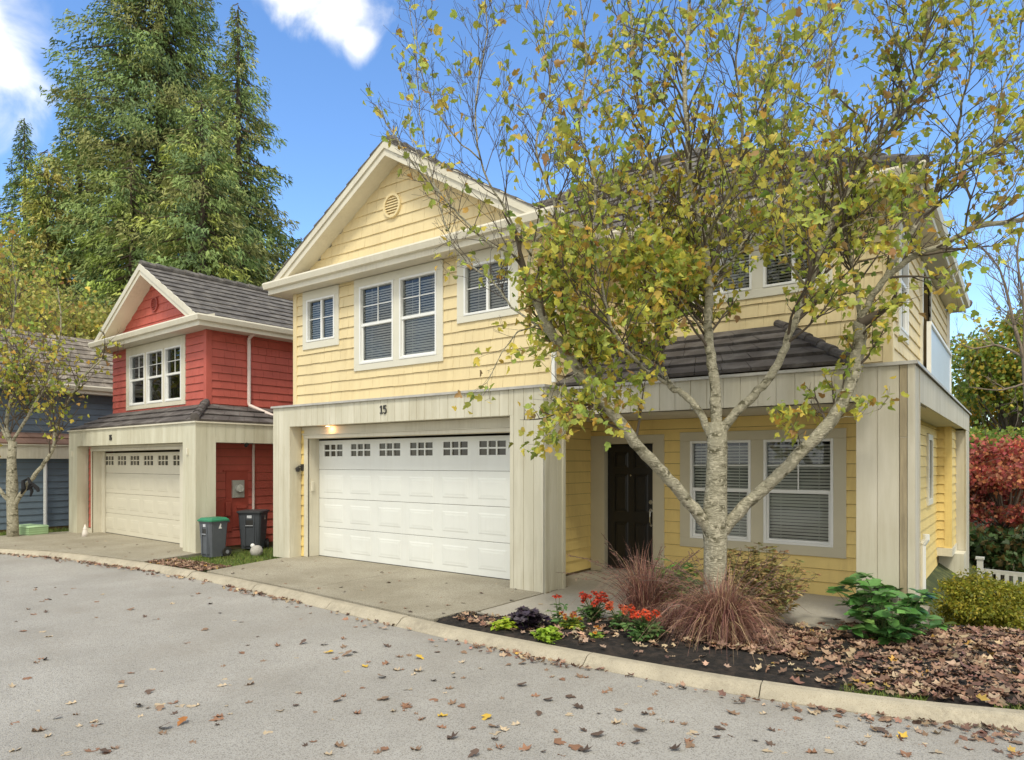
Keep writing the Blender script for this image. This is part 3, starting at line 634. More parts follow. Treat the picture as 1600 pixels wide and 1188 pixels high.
mb = MB(FRONT(7.90)); mb.box(-.9795,-.9135,1.96,2.695,-.02,.009,.002); mb.box(-.9795,-.9135,-.25,1.955,-.02,.006,.002); obj('bare_board', mb, RAWW, Y)
# side wall below, bump-out
mb = MB(RIGHT(XS)); siding(mb, 9.5, 15.12, -1.6, 2.37, exp=.17, shingle=False, holes=[(13.3,14.0,.98,2.2)]); plate(mb, 9.45, 17.4, -1.6, 2.45, -.001)
mb.T = FRONT(15.12); siding(mb, -1.27, -1.05, .10, 2.37, exp=.17, shingle=False); mb.T = RIGHT(-1.04); siding(mb, 15.20, 16.2, .10, 2.37, exp=.17, shingle=False); mb.box(15.10,15.20,.10,2.37,-.1,.02); mb.box(15.13,17.3,.10,2.37,-.2,-.001)
obj('wall', mb, YELS, Y)
mb = MB(); mb.box(-1.29,-1.01,15.07,16.2,-.05,.10); obj('ledge', mb, TRM, Y)
mb = MB(RIGHT(XS)); mb.box(13.28,13.40,.98,2.18,0,.05,.004); mb.box(13.9,14.0,.98,2.18,0,.05,.004); mb.box(13.4,13.9,.98,1.08,0,.048,.004); mb.box(13.4,13.9,2.08,2.18,0,.048,.004); sw = obj('window', mb, CASW, Y)
mb = MB(RIGHT(XS)); mb.box(13.4,13.9,1.08,2.08,.0,.02); obj('glass', mb, PANE, sw)
mb = MB(); mb.tube([(-1.20,12.2,.45),(-1.20,12.2,-1.3)], .04, 8); mb.tube([(-1.2,12.2,.45),(-1.16,12.2,.52),(-1.16,12.2,.6)], .05, 8); obj('drain_pipe', mb, WHT, Y)
mb = MB(); mb.box(-1.27,-.86,15.6,16.2,-1.5,-.05); obj('post', mb, CRM, Y)
# --- roofs
mb = MB()
# gable: apex PKX,PKZ ; eaves at -11.38/-5.02, z 5.0
EZ = 4.985; gy0, gy1 = 7.58, 11.6; LXE, RXE = -11.40, -5.00
def gp(x, y, z=0): return Vector((x, y, EZ+(3.2-abs(x-PKX))*((PKZ-EZ)/3.2)+z))
tiles_plane(mb, gp(LXE, gy1), gp(LXE, gy0-.03), gp(PKX, gy1), gp(PKX, gy0-.03)); tiles_plane(mb, gp(RXE, gy0-.03), gp(RXE, gy1), gp(PKX, gy0-.03), gp(PKX, gy1))
# main hip roof
MZ = 5.10; e = [(-11.40,9.12),( -.92,9.12),(-.92,17.8),(-11.40,17.8)]; RA, RB = (-6.6,12.35,7.50), (-4.95,12.35,7.50)
tiles_plane(mb, (*e[0],MZ), (*e[1],MZ), RA, RB); tiles_plane(mb, (*e[1],MZ), (*e[2],MZ), RB, RB); tiles_plane(mb, (*e[2],MZ), (*e[3],MZ), RB, RA); tiles_plane(mb, (*e[3],MZ), (*e[0],MZ), RA, RA)
caps(mb, (*e[1],MZ+.03), (RB[0],RB[1],RB[2]+.03)); caps(mb, (*e[0],MZ+.03), (RA[0],RA[1],RA[2]+.03)); caps(mb, (*e[2],MZ+.03), RB); caps(mb, (RA[0],RA[1],RA[2]+.03), (RB[0],RB[1],RB[2]+.03)); caps(mb, (PKX,gy0+.12,PKZ+.01), (PKX,gy1,PKZ+.03))
# solid under-roof
mb.hull([gp(LXE,gy0,-.05),gp(PKX,gy0,-.05),gp(RXE,gy0,-.05)], [gp(LXE,gy1,-.05),gp(PKX,gy1,-.05),gp(RXE,gy1,-.05)]) if False else None
roof = obj('roof', mb, ROOFM, Y)
mb = MB()   # rake boards: two stepped fascias + sloping soffit
for sx in (-1, 1):
    xe = LXE+.02 if sx < 0 else RXE-.02
    def q(x, z): return (x, gp(x, 0).z+z)
    for (w0, w1, za, zb) in ((0,.03,-.235,.02),(.03,.055,-.12,.03)):
        T = FRONT(7.62); mb.T = T
        zc = 5.07; cl_ = lambda dz: (PKX+sx*(3.2-(zc-dz-EZ)/((PKZ-EZ)/3.2)), zc)
        a_, b_ = cl_(za), q(PKX, za); c_, d_ = q(PKX, zb), cl_(zb)
        mb.prism([a_, b_, c_, d_] if sx < 0 else [b_, a_, d_, c_], w0, w1)
    mb.T = FRONT(YW); a_, b_, c_, d_ = cl_(-.235), q(PKX, -.235), q(PKX, -.20), cl_(-.20); mb.prism([a_, b_, c_, d_] if sx < 0 else [b_, a_, d_, c_], -.05, .28)
obj('rake_board', mb, GUT, Y)
mb = MB()   # level cornice soffits and gutters
mb.box(-11.36,-5.0,7.60,7.9,4.87,4.90); mb.box(-5.2,-5.0,7.9,9.5,4.87,4.90); mb.box(-11.36,-11.0,7.9,17.7,4.87,4.90); mb.box(-5.195,-.97,9.17,9.5,4.965,4.99); mb.box(-1.27,-.97,9.5,17.7,4.965,4.99)
obj('soffit', mb, SOF, Y)
mb = MB(); P2 = [(.0,-.17),(.0,.03),(.02,.05),(.10,.05),(.112,.02),(.10,-.03),(.09,-.07),(.03,-.085),(.03,-.17)]
path_sweep(mb, [(-11.36,17.7,5.03), (-11.36,7.62,5.03), (-5.02,7.62,5.03), (-5.02,9.3,5.03)], P2); mb.T = lambda a,b,c:(a,b,c)
mb.hull([(-11.34,7.62,5.06),(-5.02,7.62,5.06),(-5.02,7.9,5.20),(-11.3,7.9,5.20)], [(-11.34,7.62,5.02),(-5.02,7.62,5.02),(-5.02,7.9,5.02),(-11.3,7.9,5.02)])
path_sweep(mb, [(-5.1,9.17,5.11), (-.97,9.17,5.11), (-.97,17.7,5.11)], P2)
obj('gutter', mb, GUT, Y)
mb = MB(FRONT(YW)); mb.box(-5.155,-5.10,2.80,4.80,.03,.075,.006); mb.tube([(-5.13,4.80,.05),(-5.13,4.92,.2)], .03, 6); obj('downspout', mb, WHT, Y)
mb = MB(); mb.box(-1.26,-1.20,17.2,17.26,2.8,4.9); obj('downspout', mb, WHT, Y)
# skirt roof above the porch
mb = MB(); tiles_plane(mb, (-5.17,7.95,2.76),(-1.48,7.95,2.76),(-5.17,9.49,3.54),(-2.62,9.49,3.54), exp=.36, th=.045); tiles_plane(mb, (-1.48,7.95,2.76),(-1.48,9.49,2.76),(-2.62,9.49,3.54),(-2.62,9.49,3.54), exp=.3)
caps(mb, (-1.48,7.95,2.80), (-2.62,9.49,3.57), .06); obj('skirt_roof', mb, ROOFP, Y)

# ================================================================== RED HOUSE (local frame: x along the front, y into depth)
ORG[0] = Vector((0,0,0))
Rh = empty('red_house', (-12.46,6.755,0), 'brick red two storey house with cream garage door and number 16', 'house', rz=R(-2))
LF_ = lambda y: (lambda u, v, w: (u, y-w, v))
mb = MB(LF_(0)); boards(mb, -6.36,-5.84,-.1,2.46,0,bw=.17); boards(mb,-5.84,-.51,2.09,2.46,0,bw=.15); boards(mb,-.505,0,-.1,2.46,0,bw=.17)
mb.T = RIGHT(0.0); boards(mb, 0.01,.40,-.1,2.46,.0,bw=.2); boards(mb,.405,6,2.09,2.46,0,bw=.2); mb.T = LEFT(-6.36); boards(mb,.01,.5,-.1,2.46,0,bw=.2)
mb.T = RIGHT(-5.84); boards(mb,.02,.25,-.1,2.09,-.003,bw=.2); mb.T = lambda a,b,c:(a,b,c)
mb.box(-6.34,-5.86,.03,.5,-.1,2.45); mb.box(-.49,-.03,.03,.395,-.1,2.45); mb.box(-5.85,-.5,.03,.4,2.095,2.45); mb.box(-.4,-.03,.41,6,2.095,2.45)
obj('garage_surround', mb, mat('cream_panel_weathered', (.60,.57,.43), .7, .06, 1.4, .1, 70, col2=(.66,.635,.50), stretch=(3,3,.35), grime=(.45, (.42,.37,.25))), Rh)
mb = MB(); path_sweep(mb, [(-6.36,.8,0),(-6.36,0,0),(0,0,0),(0,6,0)], [(-.1,2.46),(-.1,2.49),(.03,2.485),(.03,2.455)]); obj('cap_flashing', mb, GUT, Rh)
mb = MB(LF_(.26)); siding(mb,-5.80,-5.66,.12,2.09,exp=.16,shingle=False); plate(mb,-6.3,-.5,-.1,2.12,-.001,holes=[(-5.63,-1.15,-1,1.97)],th=.02); obj('wall', mb, RED, Rh)
mb = MB(LF_(.26)); mb.box(-5.66,-5.63,-.05,1.97,-.26,.02,.002); mb.box(-5.63,-5.44,-.05,1.97,-.23,-.20); mb.box(-1.15,-.5,-.05,2.0,-.26,.01); mb.box(-5.66,-.5,1.971,2.03,-.24,.03,.003); mb.box(-5.82,-.5,2.034,2.088,0,.012)
mb.box(-5.84,-5.64,-.1,.1,-.0,.03); obj('door_trim', mb, TRM, Rh)
garage_door(Rh, LF_(.5), -5.63,-1.2,1.93, DOORC, period=.70, first=.16, pw=.46, label='cream panelled double garage door with six small windows')
digits(Rh, LF_(0), '16', -3.92, 2.20, .12)
for q0_ in (-.32,-6.15): mb = MB(LF_(0)); mb.box(q0_,q0_+.045,1.85,1.97,.0,.03,.005); obj('wall_sconce', mb, TRM, Rh)
# lower side wall
mb = MB(RIGHT(-.5)); siding(mb, .41, 9, 0, 2.3, exp=.165, shingle=False); plate(mb,.4,9,-.2,2.4,-.001); mb.box(.4,.43,0,2.3,0,.0); obj('wall', mb, RED, Rh)
mb = MB(); mb.box(-6.3,-.03,.4,6,2.40,2.46); mb.box(-.51,-.05,.41,6,2.092,2.12); obj('flat_roof', mb, MOSS, Rh)
# upper walls
hw_ = (-4.98,-2.01,2.96,4.46)
mb = MB(LF_(.8)); siding(mb,-5.80,-1.22,2.88,4.47,[(hw_[0]+.02,hw_[1]-.02,hw_[2]+.02,5)],exp=.165); plate(mb,-5.8,-1.13,2.4,4.47,-.001,holes=[inset(hw_,.1)],th=.1)
rs = .575
siding(mb,0,0,4.74,5.95,lim=lambda v: (-3.42-(5.94-v)/rs, -3.42+(5.94-v)/rs)); mb.prism([(-5.7,4.6),(-1.2,4.6),(-3.42,5.98),(-3.5,5.98)], -.1, -.001)
mb.T = RIGHT(-1.13); siding(mb,.90,10,2.60,4.47,exp=.165); plate(mb,.8,10,2.4,4.48,-.001); mb.T = LEFT(-5.8); siding(mb,.82,10,2.5,4.47); plate(mb,.8,10,-.1,4.48,-.001)
mb.T = lambda a,b,c:(a,b,c); mb.box(-6.3,-.5,9.9,10,-.1,4.4); mb.box(-6.3,-6.2,.5,10,-.1,2.4)
obj('wall', mb, RED, Rh)
mb = MB(LF_(.8)); mb.box(-1.22,-1.115,2.75,4.47,0,.026,.003); mb.T = RIGHT(-1.13); mb.box(.7745,.90,2.75,4.47,0,.022,.003); obj('corner_board', mb, RED, Rh)
window(Rh, LF_(.8), *hw_, cas=(.20,.17,.10,.20), units=[(-4.78,-3.97),(-3.86,-3.05),(-2.94,-2.18)], casmat=TRM, blinds=False, back=mat('dim_room', (.05,.06,.05), .6, .5, 2.5))
round_vent(Rh, LF_(.8), -3.46, 5.32, .17, mat('dark_red_paint', (.33,.06,.045), .6, .05, 3))
# roof
ez = 4.585; px_, pz_ = -3.42, 6.13; xl_, xr_ = -6.12,-.72; y0_, y1_ = .42, 10.3
def rp(x, y, z=0): return Vector((x, y, ez+(2.7-abs(x-px_))*((pz_-ez)/2.7)+z))
mb = MB(); tiles_plane(mb, rp(xl_,y1_),rp(xl_,y0_),rp(px_,y1_),rp(px_,y0_),exp=.33); tiles_plane(mb, rp(xr_,y0_),rp(xr_,y1_),rp(px_,y0_),rp(px_,y1_),exp=.30); caps(mb,(px_,y0_+.05,pz_+.02),(px_,y1_,pz_+.02),.09); obj('roof', mb, ROOFM, Rh)
mb = MB()
for sx in (-1,1):
    xe = xl_+.02 if sx < 0 else xr_-.02
    def q(x, z): return (x, rp(x,0).z+z)
    for (w0,w1,za,zb) in ((0,.03,-.21,.02),(.03,.052,-.10,.035)):
        mb.T = LF_(.47); zc = 4.67; cl_ = lambda dz: (px_+sx*(2.7-(zc-dz-ez)/((pz_-ez)/2.7)), zc); a_, b_, c_, d_ = cl_(za), q(px_,za), q(px_,zb), cl_(zb); mb.prism([a_,b_,c_,d_] if sx < 0 else [b_,a_,d_,c_], w0, w1)
    mb.T = LF_(.8); a_, b_, c_, d_ = cl_(-.21), q(px_,-.21), q(px_,-.18), cl_(-.18); mb.prism([a_,b_,c_,d_] if sx < 0 else [b_,a_,d_,c_], -.05, .33)
obj('rake_board', mb, GUT, Rh)
mb = MB(); mb.box(-6.08,-.76,.46,.8,4.47,4.50); mb.box(-1.13,-.76,.8,10,4.47,4.50); mb.box(-6.08,-5.8,.8,10,4.47,4.50); obj('soffit', mb, SOF, Rh)
mb = MB(); path_sweep(mb, [(-6.08,10,4.63),(-6.08,.47,4.63),(-.76,.47,4.63),(-.76,10,4.63)], P2); mb.hull([(-6.0,.47,4.66),(-.8,.47,4.66),(-.8,.8,4.76),(-6.0,.8,4.76)],[(-6.0,.47,4.62),(-.8,.47,4.62),(-.8,.8,4.62),(-6.0,.8,4.62)]); obj('gutter', mb, GUT, Rh)
# hip skirt roof
mb = MB(); z0, z1 = 2.50, 2.90
tiles_plane(mb,(-6.30,.03,z0),(-.08,.03,z0),(-5.8,.79,z1+.02),(-1.13,.79,z1+.02),exp=.28,th=.04); tiles_plane(mb,(-.08,.03,z0),(-.08,6,z0),(-1.13,.79,z1+.02),(-1.13,6,z1-.05),exp=.36,th=.04); tiles_plane(mb,(-6.30,1.5,z0),(-6.30,.03,z0),(-5.8,1.5,z1),(-5.8,.79,z1+.02),exp=.28)
caps(mb,(-.08,.03,z0+.05),(-1.13,.79,z1+.06),.085,.24); obj('skirt_roof', mb, ROOFP, Rh)
mb = MB(RIGHT(-1.13)); mb.tube([(1.75,4.50,.25),(1.72,4.44,.10),(1.72,4.38,.05),(1.72,3.0,.05),(1.72,2.94,.07),(2.10,2.66,.60),(2.16,2.60,.66)], .04, 8); obj('downspout', mb, mat('pale_pink_metal', (.72,.60,.54), .5), Rh)
mb = MB(RIGHT(-.5)); mb.tube([(1.45,2.08,.06),(1.45,1.95,.05),(1.45,.03,.05)], .028, 8); obj('downspout', mb, mat('pale_pink_metal', (.72,.60,.54), .5), Rh)
# meter and boxes
mb = MB(RIGHT(-.5)); mb.box(.86,1.34,.38,1.52,.016,.03,.004); mb.box(.80,1.36,1.52,1.55,.016,.04); mb.box(.60,.98,.3,.96,.032,.045,.004); mb.box(.82,.93,.62,.90,.046,.10,.008); mb.box(1.08,1.30,.76,.84,.032,.05)
bx_ = obj('service_panel', mb, mat('red_box_paint', (.40,.075,.05), .6, .1, 5), Rh)
mb = MB(RIGHT(-.5)); mb.box(.98,1.24,.98,1.34,.032,.075,.008); mt = obj('meter_box', mb, mat('meter_grey', (.45,.45,.40), .5, .1, 8), Rh)
mb = MB(RIGHT(-.5)); mb.tube([(1.11,1.17,.075),(1.11,1.17,.13),(1.11,1.17,.16)], [.085,.085,.07], 18); obj('meter_dial', mb, mat('dial_glass', (.55,.57,.52), .1, .3, 20), mt)
mb = MB(RIGHT(-.5)); mb.tube([(.80,.50,.047),(.80,.50,.075)], .075, 16); mb.tube([(.74,.5,.076),(.86,.52,.076)], .02, 6); mb.tube([(.77,.43,.076),(.80,.57,.076)], .02, 6); obj('hose_bib', mb, mat('bib_grey', (.42,.32,.28), .5, .3, 30), Rh)
mb = MB(); mb.box(-.06,.06,.95,1.15,2.075,2.09); mb.tube([(.0,1.05,2.075),(.03,1.0,2.03)], .035, 8); obj('motion_light', mb, BLKM, Rh)

# ================================================================== BLUE HOUSE
ORG[0] = Vector((-21,7,0))
B = empty('blue_house', (-21,7,0), 'slate blue two storey house at the left edge behind a young birch', 'house')
mb = MB(RIGHT(-20.6)); siding(mb,3.6,14,0,1.82,exp=.17,shingle=False); plate(mb,3.5,14,-.2,2.2,-.001); mb.T = RIGHT(-21.2); siding(mb,3.2,14,2.2,3.62,exp=.17,shingle=False); plate(mb,3.2,14,2.0,3.7,-.001); mb.T = FRONT(3.5)
plate(mb,-27,-20.6,-.1,2.2,-.001); mb.T = FRONT(3.2); siding(mb,-27,-21.2,2.2,3.62); mb.T = lambda a,b,c:(a,b,c); mb.box(-27,-21.3,13.9,14,0,3.6); mb.box(-27.1,-27,3.5,14,0,3.6); obj('wall', mb, BLU, B)
mb = MB(RIGHT(-20.4)); boards(mb,3.3,14,1.80,2.14,0,bw=.2); mb.box(3.3,14,2.142,2.17,-.3,.03); mb.T = lambda a,b,c:(a,b,c); mb.box(-20.6,-20.42,3.3,14,1.81,2.13); mb.box(-27,-20.4,3.3,3.5,1.80,2.14); obj('beam', mb, TRM, B)
mb = MB(); tiles_plane(mb,(-20.45,3.3,2.18),(-20.45,14,2.18),(-21.2,3.3,2.50),(-21.2,14,2.50),exp=.4); obj('skirt_roof', mb, mat('reddish_tile', (.20,.12,.09), .85, .2, 4), B)
mb = MB(); tiles_plane(mb,(-20.75,2.7,3.80),(-20.75,14.5,3.80),(-24.0,4.6,5.65),(-24.0,14.5,5.65),exp=.34); tiles_plane(mb,(-27.3,14.5,3.80),(-27.3,2.7,3.80),(-24.0,14.5,5.65),(-24.0,4.6,5.65)); tiles_plane(mb,(-27.3,2.7,3.80),(-20.75,2.7,3.80),(-24,4.6,5.65),(-24,4.6,5.65)); obj('roof', mb, mat('brown_grey_tile', (.22,.18,.14), .85, .3, 3, .5, 50, col2=(.33,.28,.22)), B)
mb = MB(); path_sweep(mb,[(-27.2,2.8,3.78),(-20.8,2.8,3.78),(-20.8,14.4,3.78)],P2); obj('gutter', mb, GUT, B)
mb = MB(); mb.box(-27,-20.82,2.8,14,3.62,3.66); obj('soffit', mb, SOF, B)
mb = MB(); mb.tube([(-20.50,7.05,1.80),(-20.50,7.05,.02)], .045, 8); obj('downspout', mb, WHT, B)
ORG[0] = Vector((0,0,0))

# ================================================================== TREES
def cr(pts, n):
    """Catmull-Rom resample"""
    P = [pts[0]]+list(pts)+[pts[-1]]; out = []
    for i in range(1, len(P)-2):
        for k in range(n):
            t = k/n; a, b, c, d = P[i-1], P[i], P[i+1], P[i+2]
            out.append(.5*((2*b)+(c-a)*t+(2*a-5*b+4*c-d)*t*t+(3*b-a-3*c+d)*t*t*t))
    out.append(P[-2]); return out
class Grow:
    def __init__(s, rnd): s.big = MB(); s.twig = MB(); s.tips = []; s.r = rnd; s.mul = 1.0; s.thin = 1.0
    def limb(s, pts, r0, r1, sides=10, kids=True, gnarl=.01, pw=1.0, kid_len=1.2, dens=6, start=.15, levels=3, leafy=1.0):
        r0 *= s.thin; P = cr(pts, 5); n = len(P); rr = [max(.0022, (r0+(r1-r0)*(i/(n-1))**pw)*(1+s.r.uniform(-.05, .05))) for i in range(n)]
        P = [p+Vector((s.r.uniform(-1,1), s.r.uniform(-1,1), s.r.uniform(-1,1)))*gnarl*(0 if i == 0 else 1) for i, p in enumerate(P)]
        s.big.tube(P, rr, sides)
        if not kids: return
        L = sum((a-b).length for a, b in zip(P, P[1:])); k = int(L*dens*s.mul)
        for j in range(k):
            t = start+(1-start)*(j+s.r.random())/k; i = min(n-2, int(t*(n-1))); p = P[i].lerp(P[i+1], t*(n-1)-i); d = (P[i+1]-P[i]).normalized()
            s.branch(p, d, kid_len*(1.15-.55*t)*s.r.uniform(.5, 1.15), min(rr[i]*.5, .016), levels-1, leafy)
        s.branch(P[-1], (P[-1]-P[-2]).normalized(), kid_len*.6, r1, 1, leafy)
    def branch(s, p, d, L, r, lv, leafy):
        rn = s.r; ax = d.orthogonal().normalized(); ax.rotate(Matrix.Rotation(rn.uniform(0, 6.283), 3, d))
        ang = R(rn.uniform(28, 62)); v = (d*math.cos(ang)+ax*math.sin(ang)).normalized(); v = (v+Vector((0,0,.32))).normalized()
        n = max(3, int(L/.12)); pts = [p]; q = p.copy(); dirs = []
        for i in range(n):
            v = (v+Vector((rn.uniform(-1,1), rn.uniform(-1,1), rn.uniform(-.7,1)))*.17).normalized(); q = q+v*(L/n); pts.append(q.copy()); dirs.append(v.copy())
        s.twig.tube(pts, [max(.0016, r*(1-.8*i/n)) for i in range(n+1)], 5 if r > .006 else 4, cap=False)
        if lv > 0:
            k = max(2, int(L*(7 if lv > 1 else 9)))
            for j in range(k):
                t = rn.uniform(.2, 1); i = min(n-1, int(t*n)); s.branch(pts[i].lerp(pts[i+1], t*n-i), dirs[i], L*rn.uniform(.28, .55), r*.55, lv-1, leafy)
        for j in range(int(rn.uniform(.6, 2.4)*leafy+rn.random()*.6)):
            t = max(.2, 1-abs(rn.gauss(0, .28))); i = min(n-1, int(t*n)); s.tips.append((pts[i].lerp(pts[i+1], min(1, t*n-i)), dirs[i]))
def leaves(name, tips, size, cs, ws, parent, m=LEAF, droop=.55, jit=.03, rnd=None):
    n = len(tips); pos = np.array([tuple(t[0]) for t in tips]); d = np.array([tuple(t[1]) for t in tips])
    pos = pos+RNG.normal(0, jit, (n,3)); f = d*.5+RNG.normal(0, .75, (n,3)); f[:,2] -= droop
    return scatter(name, LB, LFt, pos, rots(f, RNG.uniform(-1.9, 1.9, n)), np.stack([size*RNG.uniform(.45, 1.2, n), size*RNG.uniform(.4, 1.05, n), size*RNG.normal(1, 1.1, n)], 1), pal(n, cs, ws), m, parent)
LEAFC = [(.55,.53,.085), (.42,.48,.09), (.66,.54,.09), (.58,.36,.07), (.28,.37,.07), (.40,.25,.09)]
# ---- big birch in front of the porch (skeleton measured from the photograph, each point with its own depth)
rn = random.Random(11); G = Grow(rn); G.mul = 1.55; G.thin = .73
D0 = 6.9
def A(*q): return [at(x, y, D0+dd) for x, y, dd in q]
tb = onz(1117, 985, -.03)
base = Vector((tb.x, tb.y, -.06)); D0 = base.x*FW[0]+base.y*FW[1]
G.big.tube([base-Vector((0,0,.1)), base+Vector((0,0,.05)), *A((1117,905,0),(1118,850,0),(1116,815,0),(1119,760,0),(1121,700,.0),(1120,660,0))], [.170,.132,.114,.117,.132,.108,.101,.097], 16)
K = dict(sides=9)
G.limb(A((1112,835,0),(1085,795,-.05),(1045,748,-.12),(1000,700,-.2),(965,655,-.25),(925,612,-.3),(895,565,-.32),(868,530,-.35),(845,490,-.38),(825,440,-.4)), .088, .040, sides=12, kid_len=.8, dens=3.4, start=.35, leafy=1.5)
G.limb(A((825,440,-.4),(805,400,-.45),(765,380,-.5),(725,345,-.55),(690,305,-.62),(650,262,-.7),(612,205,-.75),(588,165,-.8)), .018, .005, kid_len=.55, dens=5, leafy=.55)
G.limb(A((825,440,-.4),(832,385,-.3),(868,330,-.25),(850,280,-.2),(838,220,-.1),(860,140,0),(850,60,.1),(870,-40,.2)), .024, .006, kid_len=.95, dens=6, leafy=.55)
G.limb(A((868,530,-.35),(800,480,.1),(770,440,.25),(720,400,.4),(690,330,.5),(660,200,.55),(650,90,.6),(640,10,.6)), .016, .004, kid_len=.7, dens=5, leafy=.4)
G.limb(A((830,400,-.4),(790,330,-.7),(750,250,-.9),(745,150,-1.0),(760,50,-1.1),(750,-60,-1.2)), .016, .004, kid_len=.8, dens=6, leafy=.5)
G.limb(A((1128,832,0),(1160,795,-.05),(1200,757,-.1),(1255,703,-.16),(1300,655,-.2),(1328,600,-.22),(1342,545,-.22),(1343,505,-.22)), .085, .062, sides=12, kid_len=.6, dens=2, start=.5, leafy=1.5)
G.limb(A((1343,505,-.22),(1365,460,-.3),(1395,425,-.4),(1430,400,-.5),(1475,382,-.6),(1525,355,-.7),(1600,343,-.8),(1680,320,-.9)), .045, .02, kid_len=.8, dens=5, leafy=.7)
G.limb(A((1385,432,-.35),(1420,370,-.2),(1455,315,-.1),(1495,262,0),(1550,235,.1),(1620,195,.2),(1700,120,.3)), .036, .012, kid_len=1.0, dens=6, leafy=.8)
G.limb(A((1343,510,-.22),(1340,450,-.1),(1328,400,0),(1320,330,.1),(1310,250,.2),(1290,150,.3),(1300,40,.4),(1290,-60,.5)), .030, .008, kid_len=1.0, dens=7, leafy=1.2)
G.limb(A((1122,680,0),(1150,645,-.05),(1185,610,-.1),(1215,570,-.14),(1235,520,-.2),(1262,455,-.22),(1285,380,-.25),(1320,310,-.3),(1350,250,-.35),(1390,190,-.4),(1425,130,-.45),(1450,40,-.5),(1460,-60,-.5)), .068, .014, sides=12, kid_len=1.0, dens=6, start=.3, leafy=1.2)
G.limb(A((1119,690,0),(1119,640,.02),(1114,580,.05),(1106,520,.08),(1108,460,.1),(1100,380,.15),(1082,300,.2),(1075,220,.25),(1070,120,.3),(1078,20,.35),(1070,-60,.4)), .085, .014, sides=12, kid_len=1.05, dens=6.5, start=.25, leafy=1.3)
G.limb(A((1112,690,0),(1095,645,.05),(1070,618,.15),(1045,600,.25),(1030,560,.35),(1026,500,.4),(1028,430,.45),(1018,350,.5),(1022,280,.55),(1005,200,.6),(990,100,.65),(985,0,.7)), .055, .012, kid_len=1.0, dens=7, start=.3, leafy=1.5)
G.limb(A((1045,600,.25),(1000,570,-.2),(960,520,-.5),(940,450,-.7),(925,380,-.8),(930,290,-.9),(905,200,-1),(915,90,-1.1),(900,-40,-1.2)), .026, .006, kid_len=.95, dens=7, leafy=1.0)
G.limb(A((1028,470,.42),(985,420,.6),(950,340,.8),(960,250,.9),(950,150,1.0),(965,30,1.1)), .02, .006, kid_len=.9, dens=7, leafy=1.0)
G.limb(A((1108,460,.1),(1150,400,.5),(1180,330,.8),(1190,240,1.0),(1180,140,1.2),(1200,20,1.3)), .028, .007, kid_len=1.0, dens=7, leafy=1.0)
G.limb(A((1100,380,.15),(1140,300,-.6),(1160,200,-1.0),(1150,90,-1.3),(1170,-30,-1.5)), .022, .006, kid_len=.95, dens=6, leafy=.8)
G.limb(A((1495,262,0),(1500,180,-.5),(1520,90,-.8),(1515,-20,-1.0)), .018, .006, kid_len=.95, dens=7, leafy=1.0)
G.limb(A((1262,455,-.22),(1225,380,-.7),(1240,290,-1.0),(1225,190,-1.2),(1245,80,-1.4)), .018, .005, kid_len=.9, dens=7, leafy=1.0)
G.limb(A((1018,350,.5),(985,370,.2),(940,400,0),(900,420,-.1),(870,440,-.2)), .010, .003, kid_len=.6, dens=9, leafy=1.3)
G.limb(A((1026,500,.4),(990,480,.2),(950,470,.0),(905,455,-.2),(880,430,-.3)), .010, .003, kid_len=.6, dens=9, leafy=1.3)
G.limb(A((1045,600,.25),(1010,560,-.1),(960,545,-.3),(915,530,-.5)), .010, .003, kid_len=.5, dens=9, leafy=1.3)
G.limb(A((1106,520,.08),(1070,480,-.2),(1040,440,-.4),(1000,420,-.5)), .010, .003, kid_len=.55, dens=9, leafy=1.8)
G.limb(A((1105,440,.1),(1150,400,.3),(1200,370,.4),(1240,350,.5)), .010, .003, kid_len=.55, dens=9, leafy=1.7)
G.limb(A((1285,380,-.25),(1330,350,-.5),(1370,340,-.6),(1420,330,-.7)), .010, .003, kid_len=.55, dens=8, leafy=1.6)
G.limb(A((1550,235,.1),(1560,160,.0),(1590,80,-.1),(1600,-20,-.2)), .014, .005, kid_len=.8, dens=8, leafy=1.1)
G.limb(A((1425,130,-.45),(1400,60,-.7),(1380,-30,-.9)), .012, .005, kid_len=.7, dens=8, leafy=1.2)
G.limb(A((1525,355,-.7),(1570,310,-1.0),(1600,250,-1.2),(1620,180,-1.4)), .012, .004, kid_len=.7, dens=8, leafy=1.0)
G.limb(A((905,580,-.32),(880,600,-.5),(868,640,-.65),(850,690,-.8)), .012, .003, kid_len=.45, dens=7, leafy=1.5, levels=2)
G.limb(A((900,570,-.32),(930,600,-.45),(925,650,-.6)), .010, .003, kid_len=.4, dens=7, leafy=1.6, levels=2)
G.limb(A((850,505,-.35),(810,520,-.4),(780,560,-.5),(760,600,-.6)), .010, .003, kid_len=.35, dens=5, leafy=.7, levels=2)
G.limb(A((1030,560,.35),(985,590,.1),(960,610,-.1),(930,640,-.3)), .012, .003, kid_len=.5, dens=7, leafy=1.3, levels=2)
G.limb(A((1255,703,-.16),(1240,670,-.3),(1225,650,-.5)), .007, .003, kid_len=.3, dens=8, leafy=1.5, levels=2)
G.limb(A((1300,655,-.2),(1340,650,-.3),(1375,640,-.4)), .007, .003, kid_len=.3, dens=6, leafy=1.2, levels=2)
G.limb(A((1525,355,-.7),(1500,420,-.8),(1470,450,-.9)), .008, .003, kid_len=.5, dens=5, leafy=.9, levels=2)
G.limb(A((750,250,-.9),(700,200,-1.1),(660,120,-1.2),(650,30,-1.3)), .010, .003, kid_len=.6, dens=7, leafy=.6)
G.limb(A((690,305,-.62),(660,260,-.3),(640,200,-.2),(650,120,0)), .009, .003, kid_len=.55, dens=7, leafy=.5)
birch = empty('birch_tree', base, 'large birch with mottled forked trunk and sparse yellow green leaves before the yellow house', 'tree')
